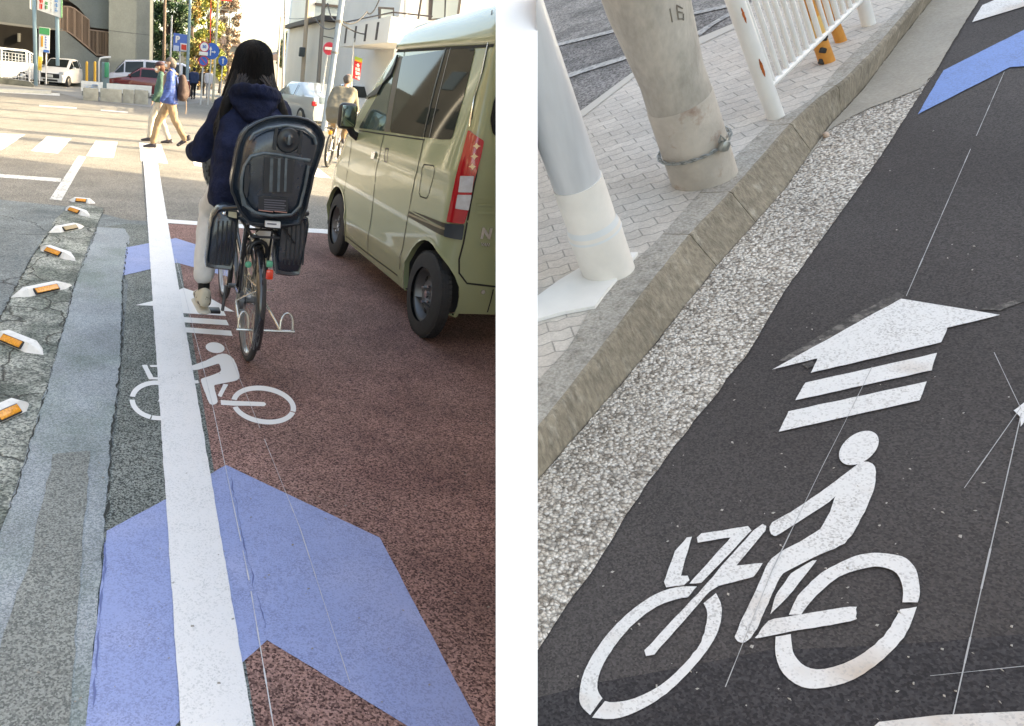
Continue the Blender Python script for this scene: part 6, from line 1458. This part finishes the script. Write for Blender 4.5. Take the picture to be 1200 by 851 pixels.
# ---- poles
def rframe(B,T):
    ax=(T-B).normalized(); return ax
pl=rthing('steel_pole',GRw(700,322,KH_),'grey steel pole with a white sleeved base on a white pad','pole')
B=GRw(713,318,KH_); Tm=axis_top(B,676,213); Tt=axis_top(B,598,-20); ax=(Tm-B).normalized(); Lm=(Tm-B).length
px_w=lambda P: 850/ (R.transposed()@(P-CAM)).z
r_top=27.0/px_w(Tm); rb_=27.5/px_w(B)
build('shaft',cutmb(MB().lathe([(r_top*.97,Lm*.98),(r_top*.97,Lm*2.7),(0,Lm*2.7)],B,ax,48),628.5,'right'),mat('galvanised_steel',(.60,.61,.62),.38,metal=.12,var=.18,vscale=7,stretch=(1,1,.15),bump=.15,bscale=40),pl,smooth=60)
sv=build('sleeve',MB().lathe([(0,-.02),(rb_*1.0,-.02),(rb_*1.0,Lm*.34),(rb_*1.02,Lm*.50),(r_top*1.02,Lm*.56),(r_top*1.02,Lm*1.0),(r_top*.9,Lm*1.0)],B,ax,48),mat('cream_paint',(.76,.72,.66),.6,var=.06,vscale=8,bump=.3,bscale=30),pl,smooth=50)
build('tape_band',MB().lathe([(rb_*1.035,Lm*.46),(r_top*1.035,Lm*.58)],B,ax,48),mat('milky_tape',(.68,.70,.70),.35),sv)
o=build('pad',MB().prism([GRw(x,y,KH_+.0) for x,y in jag([(628,352,0),(677,318,0),(720,303,0),(750,300,0),(728,322,0),(706,350,0),(697,363,0),(628,378,0)],0,0) and [(628,352),(655,332),(680,317),(715,300),(748,299),(733,318),(708,348),(698,362),(660,369),(628,378)]],UB*.012),mat('white_pad',(.78,.76,.72),.8,bump=.5,bscale=25,var=.06,vscale=6),pl,smooth=None)
po=rthing('utility_pole',GRw(825,208,KH_),'thick weathered concrete utility pole with a chain round it','pole')
B=GRw(825,208,KH_); T=axis_top(B,757,-2); ax=(T-B).normalized(); L_=(T-B).length
rB=33/px_w(B); rT=43/px_w(T)
CPM=mat('weathered_pole_concrete',(.45,.415,.365),.85,bump=.8,bscale=30,var=.22,vscale=5,var2=.10,v2scale=60,col2=(.24,.23,.19),c2scale=3.2,c2amt=(.50,.68),stretch=(1,1,.45))
build('shaft',MB().lathe([(rB*.94,L_*.46),(rB*.96,L_*.47),(rB*.93,L_*.6),(rT*.99,L_*1.0),(rT*1.0,L_*1.3),(rT*.96,L_*2.8),(0,L_*2.8)],B,ax,56),CPM,po,smooth=50)
build('collar',MB().lathe([(0,-.02),(rB*1.0,-.02),(rB*.985,L_*.455),(rB*.955,L_*.465)],B,ax,56),mat('collar_concrete',(.45,.405,.35),.85,bump=.8,bscale=40,var=.18,vscale=7,col2=(.27,.17,.12),c2scale=10,c2amt=(.55,.75)),po,smooth=50)
u1=ax.orthogonal().normalized(); u2=ax.cross(u1)
ch=MB(); nL=44
camd=(CAM-B).normalized()
a0=u1; a0=(camd-ax*camd.dot(ax)).normalized(); b0=ax.cross(a0)
links=[]
cl_=MB()
for k in range(nL):
    a=2*math.pi*k/nL; d=a0*math.cos(a)+b0*math.sin(a); tn=(-a0*math.sin(a)+b0*math.cos(a)); c=B+ax*(L_*.20+.006*math.cos(a))+d*(rB*1.0+.009)
    s_=ax if k%2 else d
    pts=[c+tn*(.016*math.cos(t))+s_*(.006*math.sin(t)) for t in [2*math.pi*j/10 for j in range(10)]]
    cl_.tube(pts,.0022,5,closed=True)
build('chain',cl_,mat('chain_steel',(.30,.31,.29),.4,metal=.6),po,smooth=60)
pk=GRw(846,148,KH_+.12); d=a0*.62-b0*.78
for sg_ in (1,-1):
    d=(a0*.75+b0*sg_*.66).normalized(); c=B+ax*L_*.21+d*(rB+.02)
    if proj(c)[0]>825: build('padlock',MB().rbox(c,(.035,.03,.04),.012).tube([c+ax*.02+b0*.01,c+ax*.045,c+ax*.02-b0*.01],.005,6),mat('chain_steel'),po)
def marks():
    m=MB(); 
    for (x0,y0,x1,y1) in ((785,10,788,26),(793,6,800,10),(793,6,795,22),(795,22,801,22),(801,16,801,24),(795,14,800,15)):
        P=[]
        for (x,y) in ((x0,y0),(x1,y1)):
            q_=ray(x,y); o=CAM-B; # intersect with cone ~ cylinder
            best=None
            for t in [1.5+.002*i for i in range(1500)]:
                p=CAM+q_*t; h=(p-B).dot(ax); rr=((p-B)-ax*h).length; rad=rB*.93+(rT*.99-rB*.93)*max(0,(h/L_-.6)/.4)
                if rr<=rad+.002: best=p; break
            if best: P.append(best)
        if len(P)==2: m.tube(P,.0022,5)
    return m
mk_=marks()
if mk_.v: build('scratched_numerals',mk_,mat('scratch_dark',(.22,.20,.17),.9),po,smooth=None)
# ---- fence
WF=mat('white_fence_paint',(.76,.75,.72),.4,var=.05,vscale=6); RS=mat('rust',(.42,.10,.02),.9,bump=1,bscale=80,var=.4,vscale=30)
fe=rthing('pipe_fence',GRw(909,136,KH_),'white tubular fence with rust spots on its near post','fence')
B1=GRw(909,137,KH_); T1=axis_top(B1,861,0); a1=(T1-B1).normalized(); LP=.82
rp_=9.3/px_w(T1)
build('post',MB().lathe([(0,-.01),(rp_*1.0,-.01),(rp_,LP),(0,LP)],B1,a1,32),WF,fe,smooth=60)
B2=GRw(1018,28.5,KH_); T2=axis_top(B2,1010,0); a2=a1; build('post',MB().lathe([(0,-.01),(rp_*.86,-.01),(rp_*.86,LP),(0,LP)],B2,a2,32),WF,fe,smooth=60)
# lower rail: on the line between the posts at its height
def on_axis(B,a,px,py):
    q_=ray(px,py); w=B-CAM; A=q_.dot(q_);b=q_.dot(a);d=q_.dot(w);e=a.dot(w); den=A-b*b; t=(d-b*e)/den; s=(b*t*1.0-e); return B+a*max(0,s)
r1=on_axis(B1,a1,902,104); hr_=(r1-B1).length; r2=B2+a1*hr_
def rail_at(px,py):
    # point of ray nearest to the line r1-r2
    dd=(r2-r1).normalized(); q_=ray(px,py); w=r1-CAM; A=q_.dot(q_);b=q_.dot(dd);d=q_.dot(w);e=dd.dot(w); den=A-b*b; t=(d-b*e)/den; return r1+dd*(b*t-e)
B2r=r2
rl_=MB().tube([r1,r2],rp_*.42,10).tube([B1+a1*(LP-.05),B2+a1*(LP-.05)],rp_*.5,10); build('rail',rl_,WF,fe,smooth=60)
nb_=14
for k in range(nb_):
    t=(k+1)/(nb_+1); p=r1.lerp(r2,t); build('bar',MB().tube([p,p+a1*(LP-.05-hr_)],rp_*.33,8),WF,fe,smooth=60)
# the fence goes on beyond the second post
dr=(B2-B1)
B3=B2+dr*.9; build('post',MB().lathe([(0,-.01),(rp_*.86,-.01),(rp_*.86,LP),(0,LP)],B3,a2,32),WF,fe,smooth=60)
def rustpatch(px,py,ln,wd):
    c=on_axis(B1,a1,px,py); view=(CAM-c).normalized(); v=(view-a1*view.dot(a1)).normalized(); s=a1.cross(v); out=[]
    vs=[];fs=[]; n=14
    for i in range(n+1):
        t=i/n; w=wd*math.sin(math.pi*t)**.7*(1+.5*noise.noise(Vector((t*9,px,0)))); mid=.3*wd*noise.noise(Vector((t*5,px,3)))
        for j in range(5):
            a=(mid+w*(j/4-.5)*2)/rp_+ .35; d=v*math.cos(a)+s*math.sin(a); vs.append(c+a1*(ln*(t-.5))+d*(rp_*1.012))
        if i:
            for j in range(4): o=5*i+j; fs.append((o-5,o-4,o+1,o))
    return MB().add(vs,fs)
build('rust_patch',rustpatch(883,80,.085,.005),RS,fe); build('rust_patch',rustpatch(862,19,.07,.004),RS,fe)
# ---- orange posts behind the fence
OP=mat('orange_post_paint',(.62,.26,.05),.5,var=.15,vscale=20); BT=mat('black_tape',(.02,.018,.015),.6)
for (bx,by,tx,w,lb) in ((969,72,944,13.5,'orange post with torn black tape at its foot, nearer of two behind the white fence'),(985.5,48,967,9.5,'plain orange post, farther of two behind the white fence')):
    Bq=GRw(bx,by,KH_); aq=(axis_top(Bq,tx,0)-Bq).normalized(); rr=w*.5/px_w(Bq)
    o_=rthing('orange_post',Bq,lb,'bollard','orange posts behind the white fence'); build('shaft',MB().lathe([(0,-.01),(rr*1.15,-.01),(rr,.3),(rr*.95,.75),(0,.78)],Bq,aq,24),OP,o_,smooth=60)
    if w>12:
        build('reflective_band',MB().lathe([(rr*1.11,.12),(rr*1.07,.22)],Bq,aq,24),mat('pale_orange',(.72,.45,.15),.5),o_); 
        for k in range(3):
            dd_=(CAM-Bq); v=(dd_-aq*dd_.dot(aq)).normalized(); s_=aq.cross(v); c=Bq+aq*(.02+.05*k)+(v*math.cos(-.6+.6*k)+s_*math.sin(-.6+.6*k))*rr*1.1
            build('torn_tape',MB().rbox(c,(.03,.012,.022),.004),BT,o_)

# loose chips of paint and grit lying on the roads
rnd=random.Random(5); dm=MB()
for k in range(170):
    x,y=rnd.uniform(660,1195),rnd.uniform(150,845); c=GRw(x,y,.004); s_=rnd.uniform(.0012,.0035)
    a=EX*s_*rnd.uniform(.5,1.3)+EY*s_*rnd.uniform(-.6,.6); b=EY*s_*rnd.uniform(.5,1)
    dm.add([c-a-b,c+a-b*.6,c+a*.7+b,c-a*.8+b*.8,c+UB*s_*.7],[(0,1,4),(1,2,4),(2,3,4),(3,0,4)])
struct(build('grit',dm,mat('grit_pale',(.45,.42,.38),.9),None,None,MR),'stuff')
dm=MB()
for k in range(150):
    x,y=rnd.uniform(20,575),rnd.uniform(330,845); c=G(x,y,.0125); s_=rnd.uniform(.0015,.0045)
    a=Vector((s_*rnd.uniform(.5,1.3),s_*rnd.uniform(-.6,.6),0)); b=Vector((0,s_*rnd.uniform(.5,1),0))
    dm.add([c-a-b,c+a-b*.6,c+a*.7+b,c-a*.8+b*.8,c+Vector((0,0,s_*.6))],[(0,1,4),(1,2,4),(2,3,4),(3,0,4)])
struct(build('grit',dm,mat('grit_grey',(.30,.28,.25),.9),None,None),'stuff')

EXPO=2.68

# ------------------------------------------------------------------ light, sky, camera
SUNEL=24.0; sd=Vector((math.cos(math.radians(SUNEL))*.992,-math.cos(math.radians(SUNEL))*.12,math.sin(math.radians(SUNEL)))).normalized()
W=bpy.data.worlds.new('World'); SC.world=W; W.use_nodes=True; nt=W.node_tree
bg=nt.nodes['Background']; sk=nt.nodes.new('ShaderNodeTexSky'); sk.sky_type='NISHITA'; sk.sun_disc=False
sk.sun_elevation=math.radians(SUNEL); sk.sun_rotation=math.atan2(sd.x,sd.y); sk.dust_density=3.0; sk.air_density=.8; sk.ozone_density=1.0
nt.links.new(sk.outputs[0],bg.inputs[0]); bg.inputs[1].default_value=.15
sl=bpy.data.lights.new('sun','SUN'); sl.energy=2.1; sl.angle=math.radians(.5); sl.color=(1,.93,.82)
so=bpy.data.objects.new('sun',sl); COL.objects.link(so); so.rotation_euler=sd.to_track_quat('Z','Y').to_euler(); so.location=(20,0,20)
cd=bpy.data.cameras.new('camera'); co=bpy.data.objects.new('camera',cd); COL.objects.link(co); SC.camera=co
cd.sensor_fit='HORIZONTAL'; cd.sensor_width=36; cd.lens=F/1200*36; cd.shift_x=(600-PX)/1200; cd.shift_y=(PY-425.5)/1200
cd.clip_start=.05; cd.clip_end=2000
Mx=Matrix((R@Vector((1,0,0)),R@Vector((0,-1,0)),R@Vector((0,0,-1)))).transposed().to_4x4(); Mx.translation=CAM
co.matrix_world=Mx
vs_=SC.view_settings; vs_.view_transform='Standard'; vs_.look='None'; vs_.gamma=1; vs_.use_curve_mapping=False; vs_.exposure=EXPO
try:
    vs_.use_white_balance=True; vs_.white_balance_temperature=8800; vs_.white_balance_tint=6
except Exception: pass
SC.cycles.use_denoising=True; SC.cycles.max_bounces=6; SC.cycles.diffuse_bounces=3; SC.cycles.glossy_bounces=3; SC.cycles.transmission_bounces=4
SC.cycles.use_adaptive_sampling=True
